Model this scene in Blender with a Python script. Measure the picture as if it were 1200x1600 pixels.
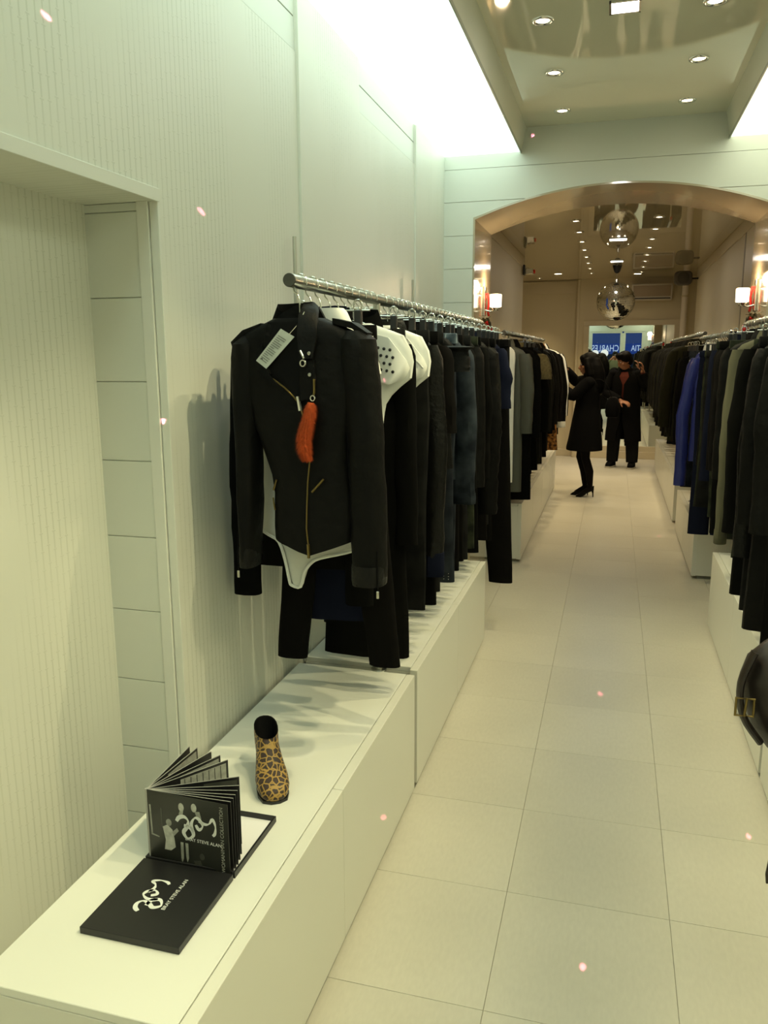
import bpy, bmesh, math, random
from math import sin, cos, pi, radians, sqrt
from mathutils import Vector, Matrix, noise
random.seed(7)
scene = bpy.context.scene
col = scene.collection
for o in list(bpy.data.objects):
    bpy.data.objects.remove(o)

# ------------------------------------------------------------------ camera
YAW, PITCH, ROLL, FPX, EYE = radians(15.84), radians(11.07), radians(-0.267), 1254.0, 1.65
_f = Vector((-sin(YAW)*cos(PITCH), cos(YAW)*cos(PITCH), -sin(PITCH)))
_r = Vector((cos(YAW), sin(YAW), 0))
_u = _r.cross(_f)
_r2 = _r*cos(ROLL) + _u*sin(ROLL)
_u2 = -_r*sin(ROLL) + _u*cos(ROLL)
cd = bpy.data.cameras.new('shop_camera')
cam = bpy.data.objects.new('shop_camera', cd)
col.objects.link(cam)
cam.matrix_world = Matrix(((_r2.x, _u2.x, -_f.x, 0), (_r2.y, _u2.y, -_f.y, 0), (_r2.z, _u2.z, -_f.z, EYE), (0, 0, 0, 1)))
cd.sensor_fit = 'VERTICAL'
cd.sensor_height = 36.0
cd.sensor_width = 27.0
cd.lens = FPX/1600*36.0
cd.clip_start = 0.01
scene.camera = cam

# ------------------------------------------------------------------ view, world
vs = scene.view_settings
vs.view_transform = 'Standard'
vs.look = 'None'
vs.exposure = 0.0
vs.gamma = 1.0
vs.use_curve_mapping = False
w = bpy.data.worlds.new('dusk_sky')
scene.world = w
w.use_nodes = True
bg = w.node_tree.nodes['Background']
bg.inputs[0].default_value = (0.055, 0.11, 0.33, 1)
bg.inputs[1].default_value = 0.45

# light levels (room's own lamps)
PANEL_EMIT = 2.35
PANEL_COL = (0.80, 1.0, 0.87)
SPOT_FRONT = 74.0
SPOT_BACK = 33.0
SPOT_COL = (1.0, 0.88, 0.50)
SPOT_COL_BACK = (1.0, 0.79, 0.45)

# ------------------------------------------------------------------ mesh helpers
class MB:
    def __init__(s, off=(0, 0, 0)):
        s.v = []; s.f = []; s.m = []; s.off = Vector(off); s.cur = 0
    def add(s, vs_, fs):
        b = len(s.v)
        s.v += [Vector(p) + s.off for p in vs_]
        s.f += [tuple(i + b for i in f) for f in fs]
        s.m += [s.cur]*len(fs)
        return s
    def box(s, a, b, ch=0.0):
        x0, y0, z0 = a; x1, y1, z1 = b
        if x0 > x1: x0, x1 = x1, x0
        if y0 > y1: y0, y1 = y1, y0
        if z0 > z1: z0, z1 = z1, z0
        if ch <= 0:
            return s.add([(x0, y0, z0), (x1, y0, z0), (x1, y1, z0), (x0, y1, z0), (x0, y0, z1), (x1, y0, z1), (x1, y1, z1), (x0, y1, z1)],
                         [(0, 3, 2, 1), (4, 5, 6, 7), (0, 1, 5, 4), (1, 2, 6, 5), (2, 3, 7, 6), (3, 0, 4, 7)])
        c = min(ch, (x1-x0)/2.01, (y1-y0)/2.01, (z1-z0)/2.01)
        vs_ = []; idx = {}
        for i, X in enumerate((x0, x1)):
            for j, Y in enumerate((y0, y1)):
                for k, Z in enumerate((z0, z1)):
                    sx = c if i == 0 else -c; sy = c if j == 0 else -c; sz = c if k == 0 else -c
                    idx[i, j, k, 0] = len(vs_); vs_.append((X, Y+sy, Z+sz))
                    idx[i, j, k, 1] = len(vs_); vs_.append((X+sx, Y, Z+sz))
                    idx[i, j, k, 2] = len(vs_); vs_.append((X+sx, Y+sy, Z))
        fs = []
        for i in (0, 1):
            f = [idx[i, 0, 0, 0], idx[i, 1, 0, 0], idx[i, 1, 1, 0], idx[i, 0, 1, 0]]; fs.append(tuple(f if i else f[::-1]))
            f = [idx[0, i, 0, 1], idx[0, i, 1, 1], idx[1, i, 1, 1], idx[1, i, 0, 1]]; fs.append(tuple(f if i else f[::-1]))
            f = [idx[0, 0, i, 2], idx[1, 0, i, 2], idx[1, 1, i, 2], idx[0, 1, i, 2]]; fs.append(tuple(f if i else f[::-1]))
        for i in (0, 1):
            for j in (0, 1):
                fs.append((idx[i, j, 0, 0], idx[i, j, 1, 0], idx[i, j, 1, 1], idx[i, j, 0, 1]))
                fs.append((idx[i, 0, j, 0], idx[i, 1, j, 0], idx[i, 1, j, 2], idx[i, 0, j, 2]))
                fs.append((idx[0, i, j, 1], idx[1, i, j, 1], idx[1, i, j, 2], idx[0, i, j, 2]))
        for i in (0, 1):
            for j in (0, 1):
                for k in (0, 1):
                    fs.append((idx[i, j, k, 0], idx[i, j, k, 1], idx[i, j, k, 2]))
        return s.add(vs_, fs)
    def loft(s, rings, cap0=True, cap1=True, closed=True):
        n = len(rings[0]); vs_ = [p for r in rings for p in r]; fs = []
        for i in range(len(rings)-1):
            for j in range(n if closed else n-1):
                k = (j+1) % n
                fs.append((i*n+j, i*n+k, (i+1)*n+k, (i+1)*n+j))
        if cap0: fs.append(tuple(range(n))[::-1])
        if cap1: fs.append(tuple((len(rings)-1)*n+j for j in range(n)))
        return s.add(vs_, fs)
    def tube(s, pts, r, n=8, caps=True, flat=1.0, up=None, closed=False):
        pts = [Vector(p) for p in pts]; m = len(pts)
        rr = r if isinstance(r, (list, tuple)) else [r]*m
        tang = []
        for i in range(m):
            if closed: t = pts[(i+1) % m] - pts[i-1]
            else: t = pts[min(i+1, m-1)] - pts[max(i-1, 0)]
            tang.append(t.normalized() if t.length > 1e-9 else Vector((0, 0, 1)))
        ref = Vector(up) if up else (Vector((0, 0, 1)) if abs(tang[0].z) < 0.9 else Vector((1, 0, 0)))
        nrm = (ref - tang[0]*ref.dot(tang[0])).normalized()
        rings = []
        for i in range(m):
            nrm = (nrm - tang[i]*nrm.dot(tang[i]))
            nrm = nrm.normalized() if nrm.length > 1e-6 else tang[i].orthogonal().normalized()
            bn = tang[i].cross(nrm)
            rings.append([pts[i] + nrm*(rr[i]*flat*cos(2*pi*j/n)) + bn*(rr[i]*sin(2*pi*j/n)) for j in range(n)])
        if closed: rings.append(rings[0]); caps = False
        return s.loft(rings, caps, caps)
    def cyl(s, c, axis, r, h, n=20, r2=None):
        a = Vector(axis).normalized(); c = Vector(c)
        return s.tube([c, c + a*h], [r, r if r2 is None else r2], n)
    def lathe(s, c, prof, n=24, axis='z', cap=False):
        c = Vector(c); rings = []
        for r, h in prof:
            rg = []
            for j in range(n):
                a = 2*pi*j/n
                if axis == 'z': p = Vector((r*cos(a), r*sin(a), h))
                elif axis == 'x': p = Vector((h, r*cos(a), r*sin(a)))
                else: p = Vector((r*cos(a), h, r*sin(a)))
                rg.append(c + p)
            rings.append(rg)
        return s.loft(rings, cap, cap)
    def ell(s, c, r, n=14, m=9, rot=None):
        c = Vector(c); vs_ = []; fs = []
        R = rot if rot else Matrix.Identity(3)
        for i in range(m+1):
            t = pi*i/m
            for j in range(n):
                a = 2*pi*j/n
                vs_.append(c + R @ Vector((r[0]*sin(t)*cos(a), r[1]*sin(t)*sin(a), r[2]*cos(t))))
        for i in range(m):
            for j in range(n):
                k = (j+1) % n
                fs.append((i*n+j, (i+1)*n+j, (i+1)*n+k, i*n+k))
        return s.add(vs_, fs)
    def prism(s, poly, d):
        """poly: list of 3d points (planar), extruded by vector d"""
        p = [Vector(q) for q in poly]; d = Vector(d); n = len(p)
        fs = [tuple(range(n))[::-1], tuple(range(n, 2*n))]
        for j in range(n):
            k = (j+1) % n
            fs.append((j, k, n+k, n+j))
        return s.add(p + [q + d for q in p], fs)
    def ribbon(s, pts, wid, nrm, th=0.0006):
        """flat brush stroke lying in a plane with normal nrm"""
        pts = [Vector(p) for p in pts]; nrm = Vector(nrm).normalized(); m = len(pts); rings = []
        for i in range(m):
            t = (pts[min(i+1, m-1)] - pts[max(i-1, 0)]).normalized()
            b = nrm.cross(t); ww = wid[i]/2
            rings.append([pts[i]-b*ww, pts[i]+b*ww, pts[i]+b*ww+nrm*th, pts[i]-b*ww+nrm*th])
        return s.loft(rings)
    def mesh(s, name, fix=True):
        me = bpy.data.meshes.new(name)
        me.from_pydata([tuple(p) for p in s.v], [], s.f)
        me.polygons.foreach_set('material_index', s.m)
        if fix:
            bm = bmesh.new(); bm.from_mesh(me)
            bmesh.ops.remove_doubles(bm, verts=bm.verts, dist=1e-6)
            bmesh.ops.recalc_face_normals(bm, faces=bm.faces)
            bm.to_mesh(me); bm.free()
        me.update()
        return me
    def build(s, name, mat, parent=None, smooth=True, ang=38, loc=None, fix=True):
        me = s.mesh(name, fix)
        for mt in (mat if isinstance(mat, (list, tuple)) else [mat]):
            me.materials.append(mt)
        if smooth:
            me.polygons.foreach_set('use_smooth', [True]*len(me.polygons))
            me.set_sharp_from_angle(angle=radians(ang))
        o = bpy.data.objects.new(name, me); col.objects.link(o)
        if loc: o.location = loc
        if parent: o.parent = parent
        return o

def thing(name, label, cat, loc=(0, 0, 0), group=None, rz=0.0):
    o = bpy.data.objects.new(name, None); col.objects.link(o)
    o.location = loc; o.rotation_euler = (0, 0, rz); o.empty_display_size = 0.05
    o['label'] = label; o['category'] = cat
    if group: o['group'] = group
    return o
def tag(o, label, cat, group=None):
    o['label'] = label; o['category'] = cat
    if group: o['group'] = group
    return o
def struct(o):
    o['kind'] = 'structure'; return o
def copy_tree(o, parent=None):
    c = o.copy(); col.objects.link(c)
    if parent: c.parent = parent
    for ch in list(o.children): copy_tree(ch, c)
    return c

def smooth_path(p, k=5):
    out = []
    for i in range(len(p)-1):
        p0 = Vector(p[max(i-1, 0)]); p1 = Vector(p[i]); p2 = Vector(p[i+1]); p3 = Vector(p[min(i+2, len(p)-1)])
        for j in range(k):
            t = j/k
            out.append(.5*((2*p1)+(-p0+p2)*t+(2*p0-5*p1+4*p2-p3)*t*t+(-p0+3*p1-3*p2+p3)*t**3))
    out.append(Vector(p[-1])); return out
def text_mesh(txt, size, extrude=0.0004):
    cu = bpy.data.curves.new('lettering', 'FONT'); cu.body = txt; cu.size = size
    cu.extrude = extrude; cu.align_x = 'CENTER'; cu.align_y = 'CENTER'
    o = bpy.data.objects.new('lettering', cu); col.objects.link(o)
    dg = bpy.context.evaluated_depsgraph_get(); dg.update()
    me = bpy.data.meshes.new_from_object(o.evaluated_get(dg))
    bpy.data.objects.remove(o); bpy.data.curves.remove(cu)
    return me

def remeshed(mb, name, mats, parent, voxel=0.008, smooth=6, assign=None, loc=None):
    me = mb.mesh('tmp', fix=False)
    t = bpy.data.objects.new('tmp', me); col.objects.link(t)
    md = t.modifiers.new('r', 'REMESH'); md.mode = 'VOXEL'; md.voxel_size = voxel
    sm = t.modifiers.new('s', 'SMOOTH'); sm.factor = 0.5; sm.iterations = smooth
    dg = bpy.context.evaluated_depsgraph_get(); dg.update()
    me2 = bpy.data.meshes.new_from_object(t.evaluated_get(dg))
    bpy.data.objects.remove(t); bpy.data.meshes.remove(me)
    me2.name = name; me2.materials.clear()
    for m_ in mats: me2.materials.append(m_)
    me2.polygons.foreach_set('use_smooth', [True]*len(me2.polygons))
    if assign:
        me2.polygons.foreach_set('material_index', [assign(p.center) for p in me2.polygons])
    else:
        me2.polygons.foreach_set('material_index', [0]*len(me2.polygons))
    o = bpy.data.objects.new(name, me2); col.objects.link(o)
    if loc: o.location = loc
    if parent: o.parent = parent
    return o

# ------------------------------------------------------------------ materials
def nodes_of(name):
    m = bpy.data.materials.new(name); m.use_nodes = True
    nt = m.node_tree
    return m, nt, nt.nodes['Principled BSDF']
def lk(nt, a, b): nt.links.new(a, b)

def M(name, c, rough=0.5, metal=0.0, var=0.0, vs_=6.0, bump=0.0, bs=60.0, coat=0.0, spec=0.5, sheen=0.0, bd=0.002, coatr=0.03):
    m, nt, b = nodes_of(name)
    b.inputs['Base Color'].default_value = (*c, 1); b.inputs['Roughness'].default_value = rough
    b.inputs['Metallic'].default_value = metal; b.inputs['Specular IOR Level'].default_value = spec
    b.inputs['Coat Weight'].default_value = coat; b.inputs['Coat Roughness'].default_value = coatr
    if sheen:
        b.inputs['Sheen Weight'].default_value = sheen; b.inputs['Sheen Roughness'].default_value = 0.5
    tc = nt.nodes.new('ShaderNodeTexCoord')
    n = nt.nodes.new('ShaderNodeTexNoise'); n.inputs['Scale'].default_value = vs_; n.inputs['Detail'].default_value = 4
    lk(nt, tc.outputs['Object'], n.inputs['Vector'])
    if var > 0:
        mx = nt.nodes.new('ShaderNodeMix'); mx.data_type = 'RGBA'
        mx.inputs['A'].default_value = (*[x*(1-var) for x in c], 1); mx.inputs['B'].default_value = (*[min(1, x*(1+var)) for x in c], 1)
        lk(nt, n.outputs['Fac'], mx.inputs['Factor']); lk(nt, mx.outputs['Result'], b.inputs['Base Color'])
    if bump > 0:
        n2 = nt.nodes.new('ShaderNodeTexNoise'); n2.inputs['Scale'].default_value = bs; n2.inputs['Detail'].default_value = 3
        lk(nt, tc.outputs['Object'], n2.inputs['Vector'])
        bp = nt.nodes.new('ShaderNodeBump'); bp.inputs['Strength'].default_value = bump; bp.inputs['Distance'].default_value = bd
        lk(nt, n2.outputs['Fac'], bp.inputs['Height']); lk(nt, bp.outputs['Normal'], b.inputs['Normal'])
    return m
def emis(name, c, s):
    m, nt, b = nodes_of(name)
    b.inputs['Base Color'].default_value = (*[min(1, x*0.8) for x in c], 1)
    b.inputs['Emission Color'].default_value = (*c, 1); b.inputs['Emission Strength'].default_value = s
    return m

def wallpaper(name, c):
    m, nt, b = nodes_of(name)
    g = nt.nodes.new('ShaderNodeNewGeometry')
    sp = nt.nodes.new('ShaderNodeSeparateXYZ'); cb = nt.nodes.new('ShaderNodeCombineXYZ')
    lk(nt, g.outputs['Position'], sp.inputs[0]); lk(nt, sp.outputs['Z'], cb.inputs['X']); lk(nt, sp.outputs['Y'], cb.inputs['Y'])
    def mth(op, a, b=None):
        q_ = nt.nodes.new('ShaderNodeMath'); q_.operation = op
        for i_, v_ in enumerate((a, b)):
            if v_ is None: continue
            if isinstance(v_, (int, float)): q_.inputs[i_].default_value = v_
            else: lk(nt, v_, q_.inputs[i_])
        return q_.outputs[0]
    yy = mth('DIVIDE', sp.outputs['Y'], 0.0235); row = mth('FLOOR', yy)
    fy = mth('ABSOLUTE', mth('SUBTRACT', mth('FRACT', yy), 0.5))
    line = mth('LESS_THAN', fy, 0.10)
    wn_ = nt.nodes.new('ShaderNodeTexWhiteNoise'); wn_.noise_dimensions = '1D'; lk(nt, row, wn_.inputs['W'])
    zz = mth('ADD', mth('DIVIDE', sp.outputs['Z'], 0.047), wn_.outputs['Value'])
    fz = mth('FRACT', zz)
    dash = mth('GREATER_THAN', fz, 0.10)
    vert = mth('MULTIPLY', line, dash)
    tie = mth('MULTIPLY', mth('LESS_THAN', fz, 0.06), mth('LESS_THAN', fy, 0.26))
    emb = mth('MAXIMUM', vert, tie)
    # only bands of the emboss are strong, in drifting columns
    no = nt.nodes.new('ShaderNodeTexNoise'); no.inputs['Scale'].default_value = 3.2; no.inputs['Detail'].default_value = 2
    st = nt.nodes.new('ShaderNodeCombineXYZ'); q = nt.nodes.new('ShaderNodeMath'); q.operation = 'MULTIPLY'; q.inputs[1].default_value = 0.35
    lk(nt, sp.outputs['Z'], q.inputs[0]); lk(nt, sp.outputs['Y'], st.inputs['X']); lk(nt, q.outputs[0], st.inputs['Y']); lk(nt, st.outputs[0], no.inputs['Vector'])
    rp = nt.nodes.new('ShaderNodeValToRGB'); rp.color_ramp.elements[0].position = 0.42; rp.color_ramp.elements[1].position = 0.58
    lk(nt, no.outputs['Fac'], rp.inputs['Fac'])
    mu = nt.nodes.new('ShaderNodeMath'); mu.operation = 'MULTIPLY'
    lk(nt, emb, mu.inputs[0]); lk(nt, rp.outputs['Color'], mu.inputs[1])
    bp = nt.nodes.new('ShaderNodeBump'); bp.inputs['Strength'].default_value = 0.8; bp.inputs['Distance'].default_value = 0.002
    lk(nt, mu.outputs[0], bp.inputs['Height']); lk(nt, bp.outputs['Normal'], b.inputs['Normal'])
    mx = nt.nodes.new('ShaderNodeMix'); mx.data_type = 'RGBA'
    mx.inputs['A'].default_value = (*c, 1); mx.inputs['B'].default_value = (c[0]*0.86, c[1]*0.87, c[2]*0.84, 1)
    lk(nt, mu.outputs[0], mx.inputs['Factor']); lk(nt, mx.outputs['Result'], b.inputs['Base Color'])
    b.inputs['Roughness'].default_value = 0.42
    return m

def floor_mat():
    m, nt, b = nodes_of('vinyl_tile')
    g = nt.nodes.new('ShaderNodeNewGeometry')
    n1 = nt.nodes.new('ShaderNodeTexNoise'); n1.inputs['Scale'].default_value = 2.2; n1.inputs['Detail'].default_value = 5
    n2 = nt.nodes.new('ShaderNodeTexNoise'); n2.inputs['Scale'].default_value = 90; n2.inputs['Detail'].default_value = 2
    mp = nt.nodes.new('ShaderNodeMapping'); mp.inputs['Scale'].default_value = (1, 0.35, 1)
    lk(nt, g.outputs['Position'], n1.inputs['Vector']); lk(nt, g.outputs['Position'], mp.inputs[0]); lk(nt, mp.outputs[0], n2.inputs['Vector'])
    oi = nt.nodes.new('ShaderNodeObjectInfo')
    mx = nt.nodes.new('ShaderNodeMix'); mx.data_type = 'RGBA'
    mx.inputs['A'].default_value = (0.55, 0.525, 0.43, 1); mx.inputs['B'].default_value = (0.63, 0.605, 0.51, 1)
    lk(nt, n1.outputs['Fac'], mx.inputs['Factor'])
    m2 = nt.nodes.new('ShaderNodeMix'); m2.data_type = 'RGBA'; m2.blend_type = 'MULTIPLY'; m2.inputs['Factor'].default_value = 0.14
    lk(nt, mx.outputs['Result'], m2.inputs['A']); lk(nt, n2.outputs['Fac'], m2.inputs['B'])
    m3 = nt.nodes.new('ShaderNodeMix'); m3.data_type = 'RGBA'; m3.blend_type = 'MULTIPLY'; m3.inputs['Factor'].default_value = 0.05
    lk(nt, m2.outputs['Result'], m3.inputs['A']); lk(nt, oi.outputs['Random'], m3.inputs['B'])
    lk(nt, m3.outputs['Result'], b.inputs['Base Color'])
    b.inputs['Roughness'].default_value = 0.34; b.inputs['Specular IOR Level'].default_value = 0.4
    return m

def leopard():
    m, nt, b = nodes_of('leopard_hide')
    tc = nt.nodes.new('ShaderNodeTexCoord')
    n = nt.nodes.new('ShaderNodeTexNoise'); n.inputs['Scale'].default_value = 40
    lk(nt, tc.outputs['Object'], n.inputs['Vector'])
    ad = nt.nodes.new('ShaderNodeMix'); ad.data_type = 'VECTOR'; ad.inputs['Factor'].default_value = 0.012
    lk(nt, tc.outputs['Object'], ad.inputs[4]); lk(nt, n.outputs['Color'], ad.inputs[5])
    v = nt.nodes.new('ShaderNodeTexVoronoi'); v.feature = 'DISTANCE_TO_EDGE'; v.inputs['Scale'].default_value = 60
    lk(nt, ad.outputs[1], v.inputs['Vector'])
    r = nt.nodes.new('ShaderNodeValToRGB')
    e = r.color_ramp.elements
    e[0].position = 0.0; e[0].color = (0.36, 0.22, 0.045, 1)
    e[1].position = 0.13; e[1].color = (0.012, 0.005, 0.003, 1)
    a = e.new(0.075); a.color = (0.32, 0.19, 0.040, 1)
    c = e.new(0.34); c.color = (0.032, 0.013, 0.007, 1)
    lk(nt, v.outputs['Distance'], r.inputs['Fac']); lk(nt, r.outputs['Color'], b.inputs['Base Color'])
    b.inputs['Roughness'].default_value = 0.6; b.inputs['Sheen Weight'].default_value = 0.15
    return m

def denim(name, c1, c2, sc):
    m, nt, b = nodes_of(name)
    tc = nt.nodes.new('ShaderNodeTexCoord')
    n = nt.nodes.new('ShaderNodeTexNoise'); n.inputs['Scale'].default_value = sc; n.inputs['Detail'].default_value = 6
    lk(nt, tc.outputs['Object'], n.inputs['Vector'])
    r = nt.nodes.new('ShaderNodeValToRGB'); r.color_ramp.elements[0].position = 0.38; r.color_ramp.elements[1].position = 0.66
    r.color_ramp.elements[0].color = (*c1, 1); r.color_ramp.elements[1].color = (*c2, 1)
    lk(nt, n.outputs['Fac'], r.inputs['Fac']); lk(nt, r.outputs['Color'], b.inputs['Base Color'])
    b.inputs['Roughness'].default_value = 0.85; b.inputs['Specular IOR Level'].default_value = 0.15
    return m

def glass():
    m, nt, b = nodes_of('shop_glass')
    b.inputs['Base Color'].default_value = (1, 1, 1, 1); b.inputs['Roughness'].default_value = 0.0
    b.inputs['Transmission Weight'].default_value = 1.0; b.inputs['IOR'].default_value = 1.02
    return m

WHITE = M('white_lacquer', (0.68, 0.69, 0.62), 0.38, var=0.02, vs_=2.0)
CAB = M('cabinet_laminate', (0.68, 0.68, 0.60), 0.30, var=0.015, vs_=3.0)
CABTOP = M('cabinet_top_laminate', (0.72, 0.73, 0.66), 0.28, var=0.015, vs_=3.0)
CABEDGE = M('cabinet_plinth', (0.20, 0.20, 0.16), 0.6)
PAPER = wallpaper('embossed_wallpaper', (0.68, 0.69, 0.61))
BOARD = M('painted_board', (0.65, 0.67, 0.60), 0.40, var=0.015, vs_=2.0)
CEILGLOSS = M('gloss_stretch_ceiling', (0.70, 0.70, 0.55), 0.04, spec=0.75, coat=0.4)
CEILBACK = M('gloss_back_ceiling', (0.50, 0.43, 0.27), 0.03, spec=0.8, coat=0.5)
BACKWALL = M('beige_back_wall', (0.62, 0.54, 0.36), 0.5, var=0.02, vs_=1.5)
BACKTRIM = M('beige_trim', (0.62, 0.54, 0.37), 0.35)
ARCHGLOSS = M('arch_lacquer', (0.42, 0.36, 0.25), 0.12, spec=0.7, coat=0.5, coatr=0.05)
TILE = floor_mat()
GROUT = M('floor_screed', (0.50, 0.48, 0.39), 0.8)
STEEL = M('brushed_steel', (0.52, 0.52, 0.46), 0.28, 1.0, bump=0.08, bs=200)
CHROME = M('chrome_wire', (0.80, 0.80, 0.76), 0.15, 1.0)
DARKCAP = M('dark_end_cap', (0.05, 0.05, 0.04), 0.5)
MIRROR = M('mirror_glass', (0.86, 0.90, 0.86), 0.0, 1.0)
BALLMIR = M('mirror_facet', (0.80, 0.80, 0.76), 0.03, 1.0)
BLACKPL = M('black_plastic', (0.012, 0.012, 0.012), 0.4)
BRASS = M('brass_zip', (0.22, 0.165, 0.06), 0.4, 1.0)
LEATHER = M('black_leather', (0.0045, 0.0045, 0.004), 0.55, var=0.3, vs_=12, bump=0.6, bs=24, bd=0.008, spec=0.10)
LEATHER2 = M('black_crinkled_leather', (0.005, 0.005, 0.0045), 0.38, var=0.3, vs_=12, bump=0.8, bs=40, bd=0.006, spec=0.2)
WOOL = M('black_wool', (0.0035, 0.0035, 0.003), 0.95, var=0.3, vs_=20, spec=0.06)
COTTON = M('black_cotton', (0.005, 0.0045, 0.004), 0.9, var=0.25, vs_=15, bump=0.15, bs=80, spec=0.06)
CHAR = M('charcoal_wool', (0.010, 0.010, 0.0085), 0.95, var=0.25, vs_=30, spec=0.06)
LINING = M('black_lining', (0.006, 0.006, 0.006), 0.7, spec=0.06)
NAVY = M('navy_cloth', (0.008, 0.010, 0.022), 0.9, var=0.2, vs_=20, spec=0.06)
OLIVE = M('olive_cloth', (0.075, 0.072, 0.038), 0.85, var=0.25, vs_=9)
DKOLIVE = M('dark_olive_wool', (0.013, 0.013, 0.007), 0.95, var=0.2, vs_=20, spec=0.06)
GREY = M('grey_green_leather', (0.060, 0.064, 0.050), 0.55, var=0.2, vs_=10, bump=0.2, bs=25)
BLUE = M('blue_nylon', (0.025, 0.035, 0.20), 0.33, var=0.2, vs_=8, bump=0.7, bs=22, bd=0.006)
WHITECL = M('white_cotton', (0.74, 0.75, 0.70), 0.85, var=0.03, vs_=8, bump=0.1, bs=30)
MESHWH = M('white_mesh_cloth', (0.62, 0.63, 0.57), 0.8, var=0.05, vs_=30, bump=0.2, bs=90)
KHAKIFUR = M('khaki_fur', (0.13, 0.105, 0.045), 0.95, var=0.5, vs_=60, bump=0.9, bs=70, bd=0.01)
DENIMLT = denim('stonewashed_denim', (0.03, 0.045, 0.06), (0.20, 0.25, 0.29), 16)
DENIMDK = denim('dark_wash_denim', (0.005, 0.007, 0.011), (0.020, 0.025, 0.032), 12)
DENIMMD = denim('mid_wash_denim', (0.006, 0.009, 0.014), (0.034, 0.044, 0.055), 10)
DENIMBK = denim('black_denim', (0.003, 0.003, 0.003), (0.009, 0.009, 0.008), 14)
DENIMGR = denim('green_grey_denim', (0.006, 0.008, 0.005), (0.028, 0.034, 0.018), 14)
ORANGEP = denim('orange_print_cloth', (0.02, 0.012, 0.008), (0.45, 0.20, 0.05), 30)
FUR = M('orange_fur', (0.50, 0.075, 0.010), 0.9, var=0.45, vs_=120)
TAGCARD = M('grey_card', (0.42, 0.45, 0.40), 0.6, var=0.05, vs_=30)
TAGINK = M('grey_print', (0.16, 0.17, 0.15), 0.7)
PAPERWH = M('white_paper', (0.80, 0.80, 0.80), 0.7)
BOXBLACK = M('black_board', (0.010, 0.010, 0.011), 0.38, var=0.15, vs_=30)
INKWHITE = M('white_print', (0.70, 0.73, 0.70), 0.6)
INKGREY = M('grey_photo_print', (0.30, 0.31, 0.27), 0.5, var=0.6, vs_=60)
INKDARK = M('dark_photo_print', (0.055, 0.058, 0.048), 0.4, var=0.7, vs_=30)
PAGEEDGE = M('page_edge', (0.35, 0.35, 0.32), 0.7)
BAGLEATHER = M('brown_black_leather', (0.020, 0.014, 0.011), 0.42, var=0.3, vs_=14, bump=0.5, bs=30, bd=0.004)
SKIN = M('skin', (0.30, 0.125, 0.060), 0.55, var=0.08, vs_=15)
HAIR = M('black_hair', (0.003, 0.0027, 0.0023), 0.55, bump=0.3, bs=120, bd=0.002, spec=0.06)
BLACKCOAT = M('black_coat_cloth', (0.004, 0.004, 0.004), 0.95, spec=0.06)
TIGHTS = M('black_tights', (0.005, 0.004, 0.004), 0.7, spec=0.06)
REDTEE = M('red_tee', (0.10, 0.014, 0.006), 0.9)
DARKTROUSER = M('dark_trousers', (0.008, 0.008, 0.008), 0.9, spec=0.06)
RUBBERWH = M('white_rubber', (0.45, 0.42, 0.35), 0.7)
SHADE = emis('lit_lamp_shade', (1.0, 0.82, 0.55), 3.2)
BULB = emis('halogen_bulb', (1.0, 0.86, 0.60), 14.0)
SQLAMP = emis('lit_square_diffuser', (1.0, 0.96, 0.88), 9.0)
PANEL = emis('luminous_panel', PANEL_COL, PANEL_EMIT)
PANELR = emis('luminous_panel_warm', (0.94, 1.0, 0.76), PANEL_EMIT*1.05)
REDLED = emis('red_lamp', (1.0, 0.06, 0.04), 4.0)
REDBALL = M('red_ornament', (0.42, 0.015, 0.012), 0.25)
TINSEL = M('brown_green_tinsel', (0.06, 0.05, 0.02), 0.4, 0.6, var=0.6, vs_=60)
GREYBOX = M('speaker_grille', (0.10, 0.085, 0.06), 0.8)
ACWHITE = M('air_conditioner_plastic', (0.52, 0.47, 0.37), 0.4)
ACDARK = M('air_conditioner_grille', (0.30, 0.23, 0.15), 0.6)
GLASS = glass()
LEOPARD = leopard()

# ------------------------------------------------------------------ room dimensions
XL, XR = -1.135, 1.090           # front room walls
YA, YA2 = 5.438, 6.15            # arch wall front / back
YF = -3.0                        # shop front
YB = 13.40                       # back wall
ZC, ZP, ZB = 3.045, 2.905, 2.80  # centre ceiling, light panels, back ceiling

# ---- floor and tiles
fl = struct(MB().box((-2.0, YF-0.2, -0.06), (1.6, 13.9, -0.006)).build('floor', GROUT, smooth=False))
TS = 0.481
tile_me = MB().box((-TS/2+.0006, -TS/2+.0006, -0.006), (TS/2-.0006, TS/2-.0006, 0.0), 0.0006).mesh('tile')
tile_me.materials.append(TILE)
for i in range(-2, 3):
    for j in range(-11, 24):
        t = bpy.data.objects.new('tile', tile_me); col.objects.link(t)
        t.location = (-0.005 + i*TS, 2.255 + (j+0.5)*TS, random.uniform(-.0003, 0.0)); t.parent = fl
mb = MB()
mb.box((-2.0, 10.2, -.006), (-1.21, 13.7, -0.0005)); mb.box((1.2, 6.2, -.006), (1.6, 13.7, -0.0005))
o = mb.build('floor_margin', TILE, fl, smooth=False)

# ---- left wall (alcove opening y .2 .. 1.907, z .10 .. 2.035)
A0, A1, AZ0, AZ1, AX = -0.15, 1.907, 0.10, 2.035, -1.345
mb = MB()
mb.box((XL-.35, YF, 0), (XL, A0, ZP+.3)); mb.box((XL-.35, A1, 0), (XL, 5.6, 2.70))
mb.box((XL-.35, A0, AZ1), (XL, A1, 2.70)); mb.box((XL-.35, A0, 0), (XL, A1, AZ0))
mb.box((XL-.35, A0, AZ0), (AX, A1, AZ1))
mb.box((XL-.35, A0, 2.70), (XL-.012, 5.6, ZP+.3))
wl = struct(mb.build('wall_left', PAPER, smooth=False))
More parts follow.
